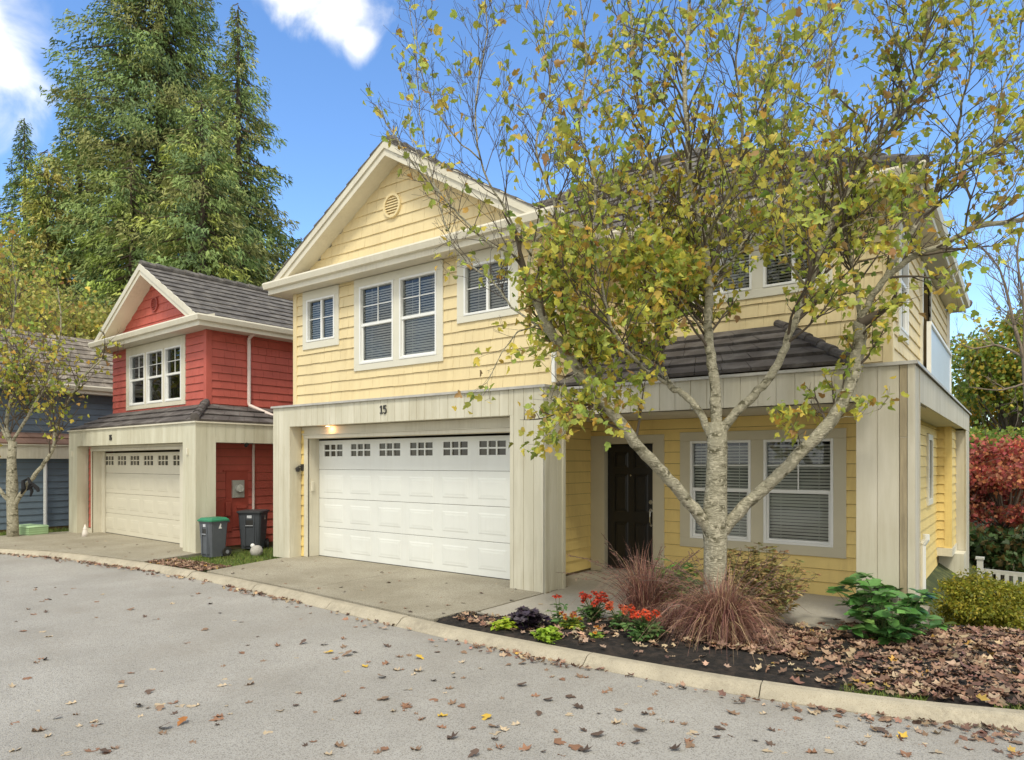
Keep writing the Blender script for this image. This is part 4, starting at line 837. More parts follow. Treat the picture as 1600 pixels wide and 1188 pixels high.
for o_ in (G.big, G.twig): o_.v = [(a-base.x, b-base.y, c-base.z) for a,b,c in o_.v]
tips = [(p-base, d) for p, d in G.tips]
# the crown is bare and twiggy to the upper left, leafier in the middle and low down
keep = []
for p, d in tips:
    wp = p+base; dep = wp.x*FW[0]+wp.y*FW[1]
    lean = (wp.x-base.x)
    k = .90 if wp.z < 4.8 else .60
    if lean < -.9 and wp.z > 4.2: k = .42
    if rn.random() < k: keep.append((p, d))
    if wp.z < 3.9 and rn.random() < .36:
        for _ in range(2): keep.append((p+Vector((rn.gauss(0,.05), rn.gauss(0,.05), rn.gauss(-.03,.05))), d))
obj('trunk', G.big, BARK, birch, smooth=True); obj('twigs', G.twig, BARKD, birch, smooth=True)
leaves('leaves', keep, .088, LEAFC, [4,4,2,1.0,1.8,.6], birch)
print('birch tips', len(keep), 'twig faces', len(G.twig.f))

# ---- conifers
NB = [(0,-.5,0),(0,.5,0),(.5,.42,-.06),(.5,-.42,-.06),(1,0,-.28)]
NF = [(0,3,1),(1,3,2),(3,4,2)]
def conifer(px, py_top, dist, hb, rmax, label, seed, cols, density=1.0, sparse=.0, zb=-.5, name='conifer_tree', cat='tree', group=None, shape=.85):
    rng = np.random.default_rng(seed); top = at(px, py_top, dist); bp = Vector((top.x, top.y, zb)); Hh = top.z-zb
    T_ = empty(name, bp, label, cat, group=group)
    mb = MB(); mb.tube([(0,0,0),(0,0,Hh*.3),(rng.normal(0,.1),0,Hh*.65),(0,0,Hh*.98)], [Hh*.018,Hh*.014,Hh*.007,.02], 10)
    nb = int(Hh*15*density); P, Fd, SC, C = [], [], [], []
    az = 0
    lumps = rng.uniform(0, 6.28, 9)
    for i in range(nb):
        t = (i+rng.random())/nb; z = Hh*(hb+(1-hb)*t); az += 2.4+rng.normal(0, .4)
        rr = rmax*((1-t)**shape)*(rng.uniform(.62, 1.12))*(1+.16*math.sin(az*2+lumps[int(t*8)]))+.25
        if rng.random() < sparse*(.4+t): rr *= .35
        dz = -.16-.30*(1-t); m = max(8, int(rr*42))
        cx_, sy_ = math.cos(az), math.sin(az)
        s = np.sort(rng.uniform(.16, 1, m)**.75); lat = rng.normal(0, .11, m)*rr*(.35+.9*s*(1.25-s))
        zz = z+rr*(dz*s-.18*s*s+.10*s**3*2)-np.abs(lat)*.22-np.abs(rng.normal(0,.30,m))
        px_ = rr*s*cx_-lat*sy_; py_ = rr*s*sy_+lat*cx_
        P.append(np.stack([px_, py_, zz], 1))
        fd = np.stack([cx_+rng.normal(0,.55,m), sy_+rng.normal(0,.55,m), rng.normal(-.75,.45,m)], 1); Fd.append(fd)
        SC.append(rng.uniform(.17, .36, m)*(.75+.4*(1-t)))
        base_ = cols[rng.integers(len(cols))]; b = np.array(base_)*rng.uniform(.75, 1.3)
        C.append(np.tile(b, (m,1))*rng.uniform(.8, 1.25, (m,1)))
        if i % 2 == 0: mb.tube([(0,0,z+.1), (rr*.5*cx_, rr*.5*sy_, z+rr*(dz*.5-.04)), (rr*.92*cx_, rr*.92*sy_, z+rr*(dz*.92-.1))], [.03+.012*rr,.02+.006*rr,.008], 4, cap=False)
    P = np.concatenate(P); Fd = np.concatenate(Fd); SC = np.concatenate(SC); C = np.concatenate(C)
    obj('trunk', mb, BARKC, T_)
    scatter('crown', NB, NF, P, rots(Fd, rng.uniform(-1.2,1.2,len(P))), np.stack([SC, SC*.27, SC], 1), C, NEEDLE, T_)
    return T_
CG = [(.22,.295,.09),(.18,.26,.08),(.27,.32,.09),(.14,.21,.075),(.29,.30,.10)]
CY_ = [(.36,.40,.085),(.42,.41,.10),(.28,.36,.075),(.44,.38,.11)]
conifer(250, -190, 38, .08, 8.6, 'tallest broad cedar rising past the top of the picture behind the red house', 1, CG, 1.7, .06, shape=.55)
conifer(372, 8, 34, .05, 5.0, 'slim pointed cedar with open drooping boughs, right of the tallest cedar', 2, CG, 1.3, .25, shape=.75)
conifer(38, 185, 42, .05, 3.8, 'small pointed fir standing far left against the sky', 3, CG[:2]+[CG[3]], 1.2, .1)
conifer(125, 110, 40, .05, 5.2, 'narrow dark conifer between the small fir and the tallest cedar', 4, CG, 1.3, .1)
conifer(75, 235, 36, .03, 4.0, 'bushy yellowish conifer above the blue house roof', 5, CY_, 1.3, .0, shape=.6)
conifer(315, 160, 30, .02, 4.8, 'full bright green cedar right behind the red house roof', 6, CG+CY_[:1], 1.4, .0, shape=.55)
conifer(205, 250, 31, .02, 3.6, 'bright green cedar behind the red house gable peak', 7, CG+CY_[2:3], 1.3, .0, shape=.55)
conifer(470, 372, 44, .05, 2.6, 'distant small conifer just left of the yellow gable', 8, CG, 1.2, .0)
conifer(-60, 260, 34, .03, 4.5, 'dark conifer cut by the left edge of the picture', 9, CG, 1.2, .0)
conifer(410, 290, 37, .03, 3.4, 'dark green cedar between the two gables', 10, CG, 1.2, .0, shape=.6)

# ---- broadleaf crowns
def bushy(name, base, hgt, crown_c, crown_r, n, size, cs, ws, label, cat, seed, m=LEAF, trunk=True, stems=6, lump=9, flat=1.0, group=None, bark=BARKD, hollow=.55, bshape=(LB, LFt), tr=.12):
    rng = np.random.default_rng(seed); T_ = empty(name, base, label, cat, group=group); b = Vector(base); cc = np.array(crown_c)-np.array(base)
    # clumps inside the crown ellipsoid
    k = lump; cl = rng.normal(0, 1, (k,3)); cl /= np.linalg.norm(cl, axis=1, keepdims=True); cl *= rng.uniform(.3, .8, (k,1)); cl = cl*np.array(crown_r)+cc; cr_ = rng.uniform(.28, .5, k)*min(crown_r)
    idx = rng.integers(k, size=n); v = rng.normal(0, 1, (n,3)); v /= np.linalg.norm(v, axis=1, keepdims=True); v *= (rng.uniform(hollow, 1, (n,1)))
    pos = cl[idx]+v*cr_[idx][:,None]*np.array([1.25,1.25,.8*flat]); pos[:,2] = np.maximum(pos[:,2], .03)
    f = v*.7+rng.normal(0,.6,(n,3)); f[:,2] -= .35
    cols = pal(n, cs, ws)*(rng.uniform(.85, 1.15, k)[idx])[:,None]
    mb = MB()
    if trunk: mb.tube([(0,0,-.1),(0,0,cc[2]*.45),(cc[0]*.6,cc[1]*.6,cc[2]*.8)], [tr,tr*.75,tr*.5], 8)
    for i in range(k):
        c = cl[i]; q0 = np.array([cc[0]*.5, cc[1]*.5, cc[2]*.55]) if trunk else np.array([rng.normal(0,.04), rng.normal(0,.04), 0])
        mid = (q0+c)/2+rng.normal(0, .06, 3)*crown_r[2]; mb.tube([tuple(q0), tuple(mid), tuple(c)], [tr*.4, tr*.25, tr*.1], 5, cap=False)
        for _ in range(4):
            e = c+rng.normal(0,.6,3)*cr_[i]; mb.tube([tuple(c), tuple(e)], [tr*.1, tr*.04], 4, cap=False)
    obj('stems' if not trunk else 'trunk', mb, bark, T_)
    scatter('leaves', bshape[0], bshape[1], pos, rots(f, rng.uniform(-1.9,1.9,n)), size*rng.uniform(.6,1.25,n), cols, m, T_)
    return T_
def gp3(px, py, d, z): v = at(px, py, d); return (v.x, v.y, z)
# autumn thicket behind the blue house
for i, (px, py, d, r_, h_) in enumerate([(40,455,30,3.2,4.6),(-30,430,28,3.4,5),(115,470,28,2.6,3.4),(165,480,27,2.0,2.6),(0,400,33,3.0,5.5)]):
    c = at(px, py, d); b = (c.x, c.y, -.3)
    bushy('broadleaf_tree', b, 0, (c.x, c.y, c.z-1.9), (r_, r_, h_*.85), 5200, .125, [(.46,.45,.12),(.56,.50,.15),(.34,.39,.10),(.50,.36,.11)], [4,3,3,.8],
          ['yellowing broadleaf tree behind the middle of the blue roof','yellow green broadleaf tree at the left picture edge behind the blue roof','low olive tree beside the red house gable','smallest olive tree against the red house wall','tallest thin yellow broadleaf tree behind the blue house'][i], 'tree', 20+i, lump=22, hollow=.2, group='autumn trees behind the blue house', tr=.18)
# trees at the right behind the garden
for i, (px, py, d, r_, rz_, n, cs, lab) in enumerate([
    (1580,560,24,2.3,2.6,9000,[(.24,.33,.05),(.38,.42,.06),(.16,.25,.05),(.60,.44,.06)],'green broadleaf tree turning yellow at the right edge behind the garden'),
    (1535,655,27,1.7,2.0,5000,[(.32,.38,.06),(.45,.42,.07),(.20,.28,.05),(.85,.45,.04)],'green and orange tree close to the right corner of the yellow house'),
    (1555,715,22,2.2,1.5,6500,[(.26,.34,.06),(.40,.40,.07),(.18,.26,.05)],'yellow green tree directly above the red leaved maple'),
    (1640,600,26,3,3,6000,[(.18,.27,.05),(.32,.36,.06)],'dark green tree mostly cut by the right picture edge'),
    (1572,758,17,1.85,1.3,12000,[(.60,.13,.10),(.48,.11,.10),(.70,.28,.12),(.45,.20,.10),(.30,.10,.06)],'red leaved maple behind the white fence'),
    (1560,850,16,1.7,.75,5500,[(.05,.09,.025),(.07,.12,.03),(.14,.10,.03)],'dark evergreen shrub under the red maple'),
    (1480,800,30,3,3,5000,[(.06,.09,.025),(.10,.13,.03)],'dark tree behind the corner post of the yellow house')]):
    c = at(px, py, d); b = (c.x, c.y, -1.4)
    bushy('broadleaf_tree' if i not in (4,5) else ('red_maple' if i == 4 else 'shrub'), b, 0, tuple(c), (r_, r_, rz_), n, .13 if i not in (4,) else .095, cs, [1]*len(cs), lab, 'tree' if i != 5 else 'shrub', 40+i, lump=26, hollow=.15, tr=.12)
# bare tree at the right
rb = random.Random(5); G2 = Grow(rb); D0 = 19.0; bt = at(1612, 700, 19.0); bb = Vector((bt.x, bt.y, -1.4))
G2.big.tube([bb, bb+Vector((0,0,2)), at(1600,560,19)], [.08,.07,.06], 8)
G2.limb(A((1600,560,0),(1585,510,0),(1572,450,0),(1555,410,0),(1520,375,0)), .05, .012, kid_len=1.7, dens=4, start=.1, levels=2, leafy=.10)
G2.limb(A((1600,560,0),(1560,540,.3),(1520,545,.5),(1490,530,.5)), .04, .01, kid_len=1.2, dens=4, levels=2, leafy=.15)
G2.limb(A((1600,560,0),(1600,480,-.2),(1590,400,-.3),(1600,330,-.3)), .05, .012, kid_len=1.5, dens=4, levels=2, leafy=.15)
G2.limb(A((1600,600,0),(1560,610,.3),(1515,605,.5)), .035, .01, kid_len=1.0, dens=4, levels=2, leafy=.3)
bare = empty('bare_tree', bb, 'nearly leafless pale branched tree right of the yellow house eave', 'tree')
for o_ in (G2.big, G2.twig): o_.v = [(a-bb.x, b-bb.y, c-bb.z) for a,b,c in o_.v]
obj('trunk', G2.big, mat('bare_bark', (.24,.19,.14), .85, .2, 6), bare); obj('twigs', G2.twig, mat('bare_bark', (.3,.2,.16)), bare); leaves('leaves', [(p-bb, d) for p, d in G2.tips], .13, LEAFC, [1,1,2,1,1,2], bare)
# young birch at the left
D0 = 15.2; rl = random.Random(8); G3 = Grow(rl); b3 = onz(20, 842, -.06); D0 = b3.x*FW[0]+b3.y*FW[1]
G3.big.tube([b3-Vector((0,0,.1)), *A((20,820,0),(19,790,0),(19,760,0),(18,720,0),(20,690,0))], [.13,.115,.11,.12,.09,.085], 10)
G3.limb(A((22,790,0),(38,765,0),(60,735,0),(82,705,0),(88,670,0),(105,630,0),(130,590,0),(160,560,0)), .055, .015, kid_len=1.1, dens=4.2, start=.4, leafy=.5)
G3.limb(A((16,785,0),(-5,760,0),(-25,735,0),(-40,700,0)), .05, .02, kid_len=1.2, dens=4, start=.3, leafy=.8)
G3.limb(A((19,700,0),(10,660,.1),(22,600,.1),(15,540,.2),(25,460,.2),(18,400,.2)), .05, .01, kid_len=1.4, dens=5.5, start=.1, leafy=.9)
G3.limb(A((20,690,0),(50,640,-.2),(75,590,-.3),(95,520,-.3),(90,450,-.3)), .035, .01, kid_len=1.3, dens=5, start=.1, leafy=.8)
G3.limb(A((19,700,0),(-10,640,.2),(-25,560,.3),(-20,470,.3)), .035, .01, kid_len=1.2, dens=4.5, start=.1, leafy=.8)
yb = empty('birch_tree', b3, 'young white trunked birch in front of the blue house at the left edge', 'tree')
for o_ in (G3.big, G3.twig): o_.v = [(a-b3.x, b-b3.y, c-b3.z) for a,b,c in o_.v]
obj('trunk', G3.big, BARK, yb, smooth=True); obj('twigs', G3.twig, BARKD, yb, smooth=True)
leaves('leaves', [(p-b3, d) for p, d in G3.tips], .12, LEAFC, [4,3,1.5,.8,2,.7], yb)
print('young birch tips', len(G3.tips), len(G3.twig.f))

# ================================================================== GARDEN
def ribbons(P0, az, lean, ln, width, droop, seg, rng, curl=0):
    """n curved blades -> verts (n*(seg+1)*2,3), quads"""
    n = len(az); t = np.linspace(0, 1, seg+1)[None]; out = np.stack([np.cos(az), np.sin(az)], 1)
    hor = ln[:,None]*(np.sin(lean)[:,None]*t+droop[:,None]*t**2*.36); ver = ln[:,None]*(np.cos(lean)[:,None]*t-droop[:,None]*t**3.2*.9)
    C = np.stack([P0[:,0,None]+out[:,0,None]*hor, P0[:,1,None]+out[:,1,None]*hor, P0[:,2,None]+ver], 2)
    sd = np.stack([-out[:,1], out[:,0], np.zeros(n)], 1)+rng.normal(0,.4,(n,3)); sd /= np.linalg.norm(sd, axis=1, keepdims=True)
    w_ = (width[:,None]*(1-.85*t**1.5))[:,:,None]*sd[:,None,:]*.5
    V = np.stack([C-w_, C+w_], 2).reshape(-1,3); base_ = (np.arange(n)*(seg+1)*2)[:,None]
    F = np.concatenate([np.stack([base_[:,0]+2*i, base_[:,0]+2*i+1, base_[:,0]+2*i+3, base_[:,0]+2*i+2], 1) for i in range(seg)])
    return V, F
def fountain(base, n, h, label, seed, cols, ws, spread=1.0, plume=40):
    rng = np.random.default_rng(seed); b = empty('fountain_grass', base, label, 'ornamental grass', group='purple fountain grasses in the bed')
    P0 = np.stack([rng.normal(0,.06,n), rng.normal(0,.06,n), np.zeros(n)-.02], 1); az = rng.uniform(0,6.283,n)
    lean = np.abs(rng.normal(.16,.22,n)); ln = h*rng.uniform(.35,1.3,n)*rng.uniform(.8,1.1,n); dr = rng.uniform(.15,1.1,n)**.7*spread; az = az+.5*np.sin(az*3+seed)
    V, F = ribbons(P0, az, lean, ln, rng.uniform(.004,.010,n), dr, 7, rng)
    V[:,2] = np.maximum(V[:,2], .01); npmesh('blades', V, F, GRASSM, b, np.repeat(pal(n, cols, ws, .25), 16, axis=0))
    # seed heads on arching stalks
    m = MB(); pt = []; pd = []
    for i in range(plume):
        a = rng.uniform(0,6.283); L = h*rng.uniform(.9,1.35); le = rng.uniform(.1,.5); d = rng.uniform(.2,.6); pts = []
        for t in np.linspace(0,1,7): pts.append(Vector((math.cos(a)*L*(math.sin(le)*t+d*t*t*.8), math.sin(a)*L*(math.sin(le)*t+d*t*t*.8), L*(math.cos(le)*t-d*t**2.4*.7))))
        m.tube(pts, .0018, 4, cap=False)
        for _ in range(26):
            t = rng.uniform(.72,1); j = min(5, int(t*6)); p = pts[j].lerp(pts[j+1], t*6-j); pt.append(p); pd.append((pts[j+1]-pts[j]).normalized()+Vector(rng.normal(0,.5,3)))
    obj('seed_stalks', m, BARKD, b)
    k = len(pt); scatter('seed_heads', BB, BFt, np.array([tuple(p) for p in pt]), rots(np.array([tuple(p) for p in pd]), rng.uniform(-2,2,k)), np.stack([rng.uniform(.02,.035,k), np.full(k,.006), np.full(k,.01)],1), pal(k, [(.36,.20,.15),(.24,.12,.10)], [1,1]), GRASSM, b)
    return b
PUR = [(.27,.125,.10),(.40,.22,.15),(.17,.07,.07),(.52,.38,.22),(.46,.26,.20)]
fountain(onz(1008,975,-.04), 2000, .92, 'purple brown fountain grass clump in front of the black door', 3, PUR, [4,3,3,1,2], spread=.7, plume=46)
fountain(onz(1128,1005,-.04), 2600, .90, 'largest purple fountain grass clump, against the trunk of the large birch', 4, PUR, [4,3,2,2,2], spread=1.0, plume=34)
fountain(onz(1062,985,-.04), 800, .52, 'short purple grass tuft between the two larger clumps', 5, PUR, [4,3,3,1,2], spread=1.1, plume=14)
def leafy(name, base, stems, L, size, cs, ws, label, cat, seed, m=LEAFG, per=5, ros=5, shape=(LB, LFt), tilt=(.2,.9), group=None, wid=.62, rs=.004):
    rng = np.random.default_rng(seed); T_ = empty(name, base, label, cat, group=group); mb = MB(); P, Fd = [], []
    for i in range(stems):
        a = rng.uniform(0,6.283); le = rng.uniform(*tilt); l = L*rng.uniform(.55,1.1); v = Vector((math.cos(a)*math.sin(le), math.sin(a)*math.sin(le), math.cos(le)))
        o_ = Vector((rng.normal(0,.03), rng.normal(0,.03), -.03)); pts = [o_+v*l*t+Vector((0,0,.12*l*t*t)) for t in (0,.35,.7,1)]
        mb.tube(pts, [rs,rs*.8,rs*.6,rs*.4], 5, cap=False)
        for j in range(per):
            t = rng.uniform(.3,1); P.append(tuple(o_+v*l*t+Vector((0,0,.12*l*t*t)))); b = rng.uniform(0,6.283); Fd.append((math.cos(b)+v.x*.5, math.sin(b)+v.y*.5, rng.uniform(-.35,.4)))
        for j in range(ros):
            b = 6.283*j/ros+rng.uniform(-.3,.3); P.append(tuple(pts[-1])); Fd.append((math.cos(b)+v.x*.4, math.sin(b)+v.y*.4, rng.uniform(-.25,.45)))
    n = len(P); obj('stems', mb, mat('green_stem', (.12,.15,.05), .6), T_)
    sc = size*rng.uniform(.55,1.2,n); scatter('leaves', shape[0], shape[1], np.array(P), rots(np.array(Fd), rng.uniform(-.5,.5,n)), np.stack([sc, sc*wid*1.6, sc], 1), pal(n, cs, ws), m, T_)
    return T_
# oval pointed leaf
OB = [(0,0,0),(.25,.25,.05),(.55,.28,.05),(.8,.14,.0),(1,0,-.10),(.5,0,-.02),(.25,-.25,.05),(.55,-.28,.05),(.8,-.14,.0)]
OF = [(0,5,1),(5,2,1),(5,3,2),(5,4,3),(0,6,5),(5,6,7),(5,7,8),(5,8,4)]
OV = (OB, OF)
HG = [(.06,.16,.035),(.09,.21,.05),(.045,.12,.03),(.13,.24,.06)]
hb_ = onz(1388,1005,-.06)
leafy('hydrangea', hb_, 46, .60, .15, [(.09,.22,.05),(.13,.28,.07),(.065,.17,.045),(.17,.30,.08)], [3,3,2,1], 'broad leaved green hydrangea at the foot of the corner column', 'plant', 11, per=4, ros=6, shape=OV, tilt=(.3,1.25), wid=.75, rs=.006)
leafy('leafy_plant', onz(1050,945,-.05), 26, .50, .15, [(.12,.26,.05),(.18,.32,.07),(.08,.19,.04)], [2,2,1], 'bright green leafy plant between the grass clump and the birch trunk', 'plant', 12, shape=OV, tilt=(.1,.7), wid=.5)
leafy('leafy_plant', onz(1085,962,-.05), 14, .36, .13, [(.10,.20,.06),(.22,.27,.12)], [2,1], 'lower grey green leafy plant just left of the birch trunk', 'plant', 13, shape=OV, tilt=(.2,.9), wid=.5)
nb_ = onz(1185,978,-.05)
leafy('bronze_shrub', nb_, 150, .74, .070, [(.36,.31,.11),(.44,.28,.13),(.27,.28,.10),(.50,.39,.19),(.28,.15,.09)], [2,2,2,1.5,1], 'bronze and olive fine leaved shrub right of the birch trunk', 'shrub', 14, m=LEAF, per=26, ros=7, shape=OV, tilt=(.05,1.0), wid=.5)
leafy('sedum', onz(790,984,-.03), 60, .12, .055, [(.42,.55,.04),(.55,.65,.07),(.33,.45,.04)], [2,2,1], 'lime green cushion plant nearest the driveway', 'plant', 15, m=LEAF, per=4, ros=6, shape=OV, tilt=(.1,1.2), wid=.7)
leafy('sedum', onz(855,1000,-.03), 60, .12, .055, [(.36,.52,.05),(.46,.60,.07),(.28,.42,.05)], [2,2,1], 'lime green cushion plant close to the kerb below the purple black one', 'plant', 16, m=LEAF, per=4, ros=6, shape=OV, tilt=(.1,1.2), wid=.7)
leafy('dark_heuchera', onz(825,984,-.03), 60, .20, .075, [(.035,.025,.04),(.06,.04,.06),(.10,.08,.10)], [3,2,1], 'purple black crinkled plant between the lime green cushions', 'plant', 17, per=4, ros=6, tilt=(.1,1.1), wid=.8)
def flower(par, p, r, seed, col, dirn=Vector((0,0,1))):
    rng = np.random.default_rng(seed); n = 13; a = np.arange(n)*6.283/n+rng.normal(0,.1,n)
    f = np.stack([np.cos(a), np.sin(a), np.full(n,.05)+rng.normal(0,.15,n)], 1); q = Vector((0,0,1)).rotation_difference(dirn).to_matrix(); Q = np.array(q); f = f@Q.T
    n2 = n*2; f = np.concatenate([f, f*.99+rng.normal(0,.12,(n,3))])
    o = scatter('flower_head', OB, OF, np.tile(np.array(tuple(p)), (n2,1)), rots(f, rng.normal(0,.3,n2)), np.stack([np.full(n2,r)*rng.uniform(.8,1.1,n2), np.full(n2,r*.75), np.full(n2,r)],1), pal(n2, col, [1]*len(col), .12), LEAF, par)
    m = MB(); m.sphere(tuple(Vector(p)+dirn*.006), r*.26, 8, 5); obj('flower_centre', m, mat('brown_centre', (.10,.035,.02), .8, .2, 30), o, smooth=True)
def flowering(base, n, h, sp, r, cols, label, seed, lcs, name='red_flower_plant', stems=20, lsz=.09):
    T_ = leafy(name, base, stems, h*.72, lsz, lcs, [1]*len(lcs), label, 'flower', seed, shape=OV, tilt=(.1,.9), wid=.45); rn_ = random.Random(seed); mb = MB()
    for i in range(n):
        a = rn_.uniform(0,6.283); q = sp*math.sqrt(rn_.random()); p = Vector((q*math.cos(a), q*math.sin(a), h*rn_.uniform(.78,1.08))); mb.tube([(0,0,0),(p.x*.5,p.y*.5,p.z*.6),tuple(p)], .0025, 4, cap=False)
        d = Vector((p.x*.8-FW[0]*.5*sp*2, p.y*.8-FW[1]*.5*sp*2, .25)).normalized(); flower(T_, p, r*rn_.uniform(.8,1.15), seed*50+i, cols, d)
    obj('flower_stalks', mb, mat('green_stem', (.12,.15,.05)), T_); return T_
RD = [(.62,.05,.02),(.72,.10,.03),(.50,.035,.02)]; GL = [(.07,.15,.04),(.10,.20,.06),(.16,.24,.08)]
flowering(onz(928,972,-.04), 24, .29, .15, .042, RD, 'red daisy like flowers nearest the garage post', 31, GL)
flowering(onz(1006,1003,-.04), 18, .29, .14, .042, [(.70,.09,.04),(.78,.16,.06)], 'coral red daisies over a green leafy mound close to the kerb', 32, GL, stems=46, lsz=.10)
flowering(onz(968,985,-.04), 16, .26, .14, .040, [(.66,.12,.05),(.72,.2,.08)], 'coral red flowers between the red daisies and the green mound', 33, GL, stems=12)
flowering(onz(873,982,-.04), 2, .32, .05, .036, RD, 'two single red flowers on tall stalks above the yellow green leaves', 34, GL, stems=8)
flowering(onz(892,985,-.04), 9, .17, .12, .030, [(.62,.42,.04),(.55,.14,.03),(.45,.04,.03)], 'low plant with yellow and dark red flowers', 35, [(.35,.42,.06),(.45,.45,.07),(.14,.24,.06)], stems=40, lsz=.08)
flowering(onz(932,1000,-.04), 3, .11, .06, .026, [(.75,.40,.04),(.7,.25,.04)], 'tiny orange and yellow flowered plant low by the kerb', 36, [(.30,.40,.07),(.15,.28,.06)], name='orange_flower_plant', stems=16, lsz=.06)
# yellow green bush and neighbours at the right
c = at(1546, 942, 7.9); bush = bushy('spirea_bush', (c.x, c.y, -.33), 0, (c.x, c.y, c.z-.02), (.56,.56,.42), 19000, .038, [(.38,.36,.04),(.28,.30,.035),(.46,.40,.05),(.18,.21,.03)], [3,3,2,1.5], 'round golden green bush right of the corner column', 'shrub', 60, trunk=False, lump=30, hollow=.1, bshape=OV, tr=.02)
c = at(1600, 1015, 7.2); bushy('shrub', (c.x+.35, c.y, -.2), 0, (c.x+.35, c.y, c.z), (.3,.3,.16), 1800, .06, [(.12,.24,.04),(.2,.3,.05)], [1,1], 'small bright green shrub cut by the right picture edge', 'shrub', 61, trunk=False, lump=9, bshape=OV, tr=.02)
# weathered timber edging
mb = MB(); a_, b_ = at(1448,972,8.2), at(1512,985,8.0)
dv = (b_-a_).normalized(); sdv = Vector((-dv.y, dv.x, 0))*.06
mb.hull([a_+sdv, a_-sdv, a_-sdv-Vector((0,0,.14)), a_+sdv-Vector((0,0,.14))], [b_+sdv, b_-sdv, b_-sdv-Vector((0,0,.14)), b_+sdv-Vector((0,0,.14))]); tag(obj('timber_edging', mb, mat('dark_timber', (.045,.025,.018), .85, .3, 6, .5, 30)), 'dark weathered timber edging by the corner column', 'edging')
# white fence at the back
Fb = empty('white_fence', (-.3, 15.6, -1.42), 'low white picket fence in front of the red maple', 'fence'); ORG[0] = Vector((-.3,15.6,-1.42))
for i in range(4):
    mb = MB(); x = -.62+i*1.05; y = 15.95-i*.25; mb.box(x-.05, x+.05, y-.05, y+.05, -1.6, -.30+(.14 if i == 0 else 0)); mb.box(x-.07, x+.07, y-.07, y+.07, -.30+(.14 if i == 0 else 0), -.26+(.14 if i == 0 else 0)); obj('post', mb, mat('weathered_white', (.50,.50,.47)), Fb)
    if i < 3:
        mb = MB()
        for z in (-.42, -1.15):
            mb.hull([(x+.05,y-.02,z),(x+.05,y+.02,z),(x+.05,y+.02,z+.08),(x+.05,y-.02,z+.08)], [(x+1.0,y-.27,z),(x+1.0,y-.23,z),(x+1.0,y-.23,z+.08),(x+1.0,y-.27,z+.08)])
        for k in range(7):
            xx = x+.12+k*.132; yy = y-.25*(k*.132+.12)/1.05; mb.box(xx, xx+.07, yy-.035, yy-.022, -1.35, -.40)
        obj('picket_panel', mb, mat('weathered_white', (.50,.50,.47), .7, .15, 5), Fb)
ORG[0] = Vector((0,0,0))

# ---- lawn grass, litter
def tufts(name, pts, h, cols, label, wd=.006):
    n = len(pts); rng = np.random.default_rng(len(pts)); V, F = ribbons(pts, rng.uniform(0,6.283,n), np.abs(rng.normal(.3,.25,n)), h*rng.uniform(.5,1.3,n), np.full(n, wd), rng.uniform(.1,.6,n), 2, rng)
    return tag(npmesh(name, V, F, GRASSM, None, np.repeat(pal(n, cols, [1]*len(cols), .2), 6, axis=0)), label, 'grass', kind='stuff')
GC = [(.13,.21,.03),(.19,.27,.04),(.28,.30,.07),(.10,.16,.03)]
def inpoly(n, x0, x1, f0, f1, rng, pw=1):
    x = rng.uniform(x0, x1, n); t = rng.uniform(0,1,n)**pw; y = np.array([f0(a)+(f1(a)-f0(a))*b for a, b in zip(x, t)]); return x, y
g1 = np.random.default_rng(5)
x, y = inpoly(9000, -12.3, -10.62, lambda a: cby(a)+.2, lambda a: 8.6, g1); tufts('grass', np.stack([x, y, np.full(len(x), -.07)], 1)[(x+12.3) > (y-5.6)*.02-.05], .075, GC, 'ragged grass strip between the two driveways')
x, y = inpoly(9000, -20.4, -18.6, lambda a: cby(a)+.2, lambda a: 8.2, g1); k = (x < -18.95-.1*(y-6)); tufts('grass', np.stack([x, y, np.full(len(x), -.07)], 1)[k], .09, GC, 'grass at the foot of the young birch', .01)
x, y = inpoly(14000, -.5, 5.5, lambda a: 8.4+.1*abs(a), lambda a: 14, g1); tufts('grass', np.array([(a, b, gz(a, b)-.04) for a, b in zip(x, y) if (a > -.2 or b > 9.3)]), .09, [(.16,.30,.03),(.22,.38,.04),(.13,.22,.03)], 'bright lawn beside the golden bush', .009)
x, y = inpoly(900, -1.1, -.55, lambda a: cby(a)+.2, lambda a: cby(a)+.42, g1); tufts('grass', np.stack([x, y, np.full(len(x), -.05)], 1), .06, GC, 'small grass tuft growing along the kerb by the leaf litter')
x, y = inpoly(500, -.15, .25, lambda a: cby(a)+.18, lambda a: cby(a)+.34, g1); tufts('grass', np.stack([x, y, np.full(len(x), -.05)], 1), .06, GC, 'second grass tuft along the kerb nearer the right edge')
DC = [(.26,.155,.10),(.18,.095,.065),(.36,.24,.16),(.12,.065,.05),(.42,.31,.20),(.45,.27,.06)]
def litter(x, y, z, size, label, ws=(4,4,3,2,1,.25), flat=.35):
    n = len(x); rng = np.random.default_rng(n); f = np.stack([rng.normal(0,1,n), rng.normal(0,1,n), rng.normal(0,flat*.6,n)], 1)
    sc = size*rng.uniform(.55,1.25,n); return tag(scatter('leaf_litter', DB, DFt, np.stack([x, y, z], 1), rots(f, rng.normal(0,flat,n)+np.where(rng.random(n) < .3, 3.14, 0)), np.stack([sc, sc*.8, sc*rng.uniform(.5,1.4,n)], 1), pal(n, DC, ws), DRYL), label, 'leaf litter', kind='stuff')
def bedz(x, y): return gz(x, y)+.045
x, y = inpoly(5200, -1.75, 2.6, lambda a: cby(a)+.24, lambda a: 8.0+max(0, a+1)*.8, g1)
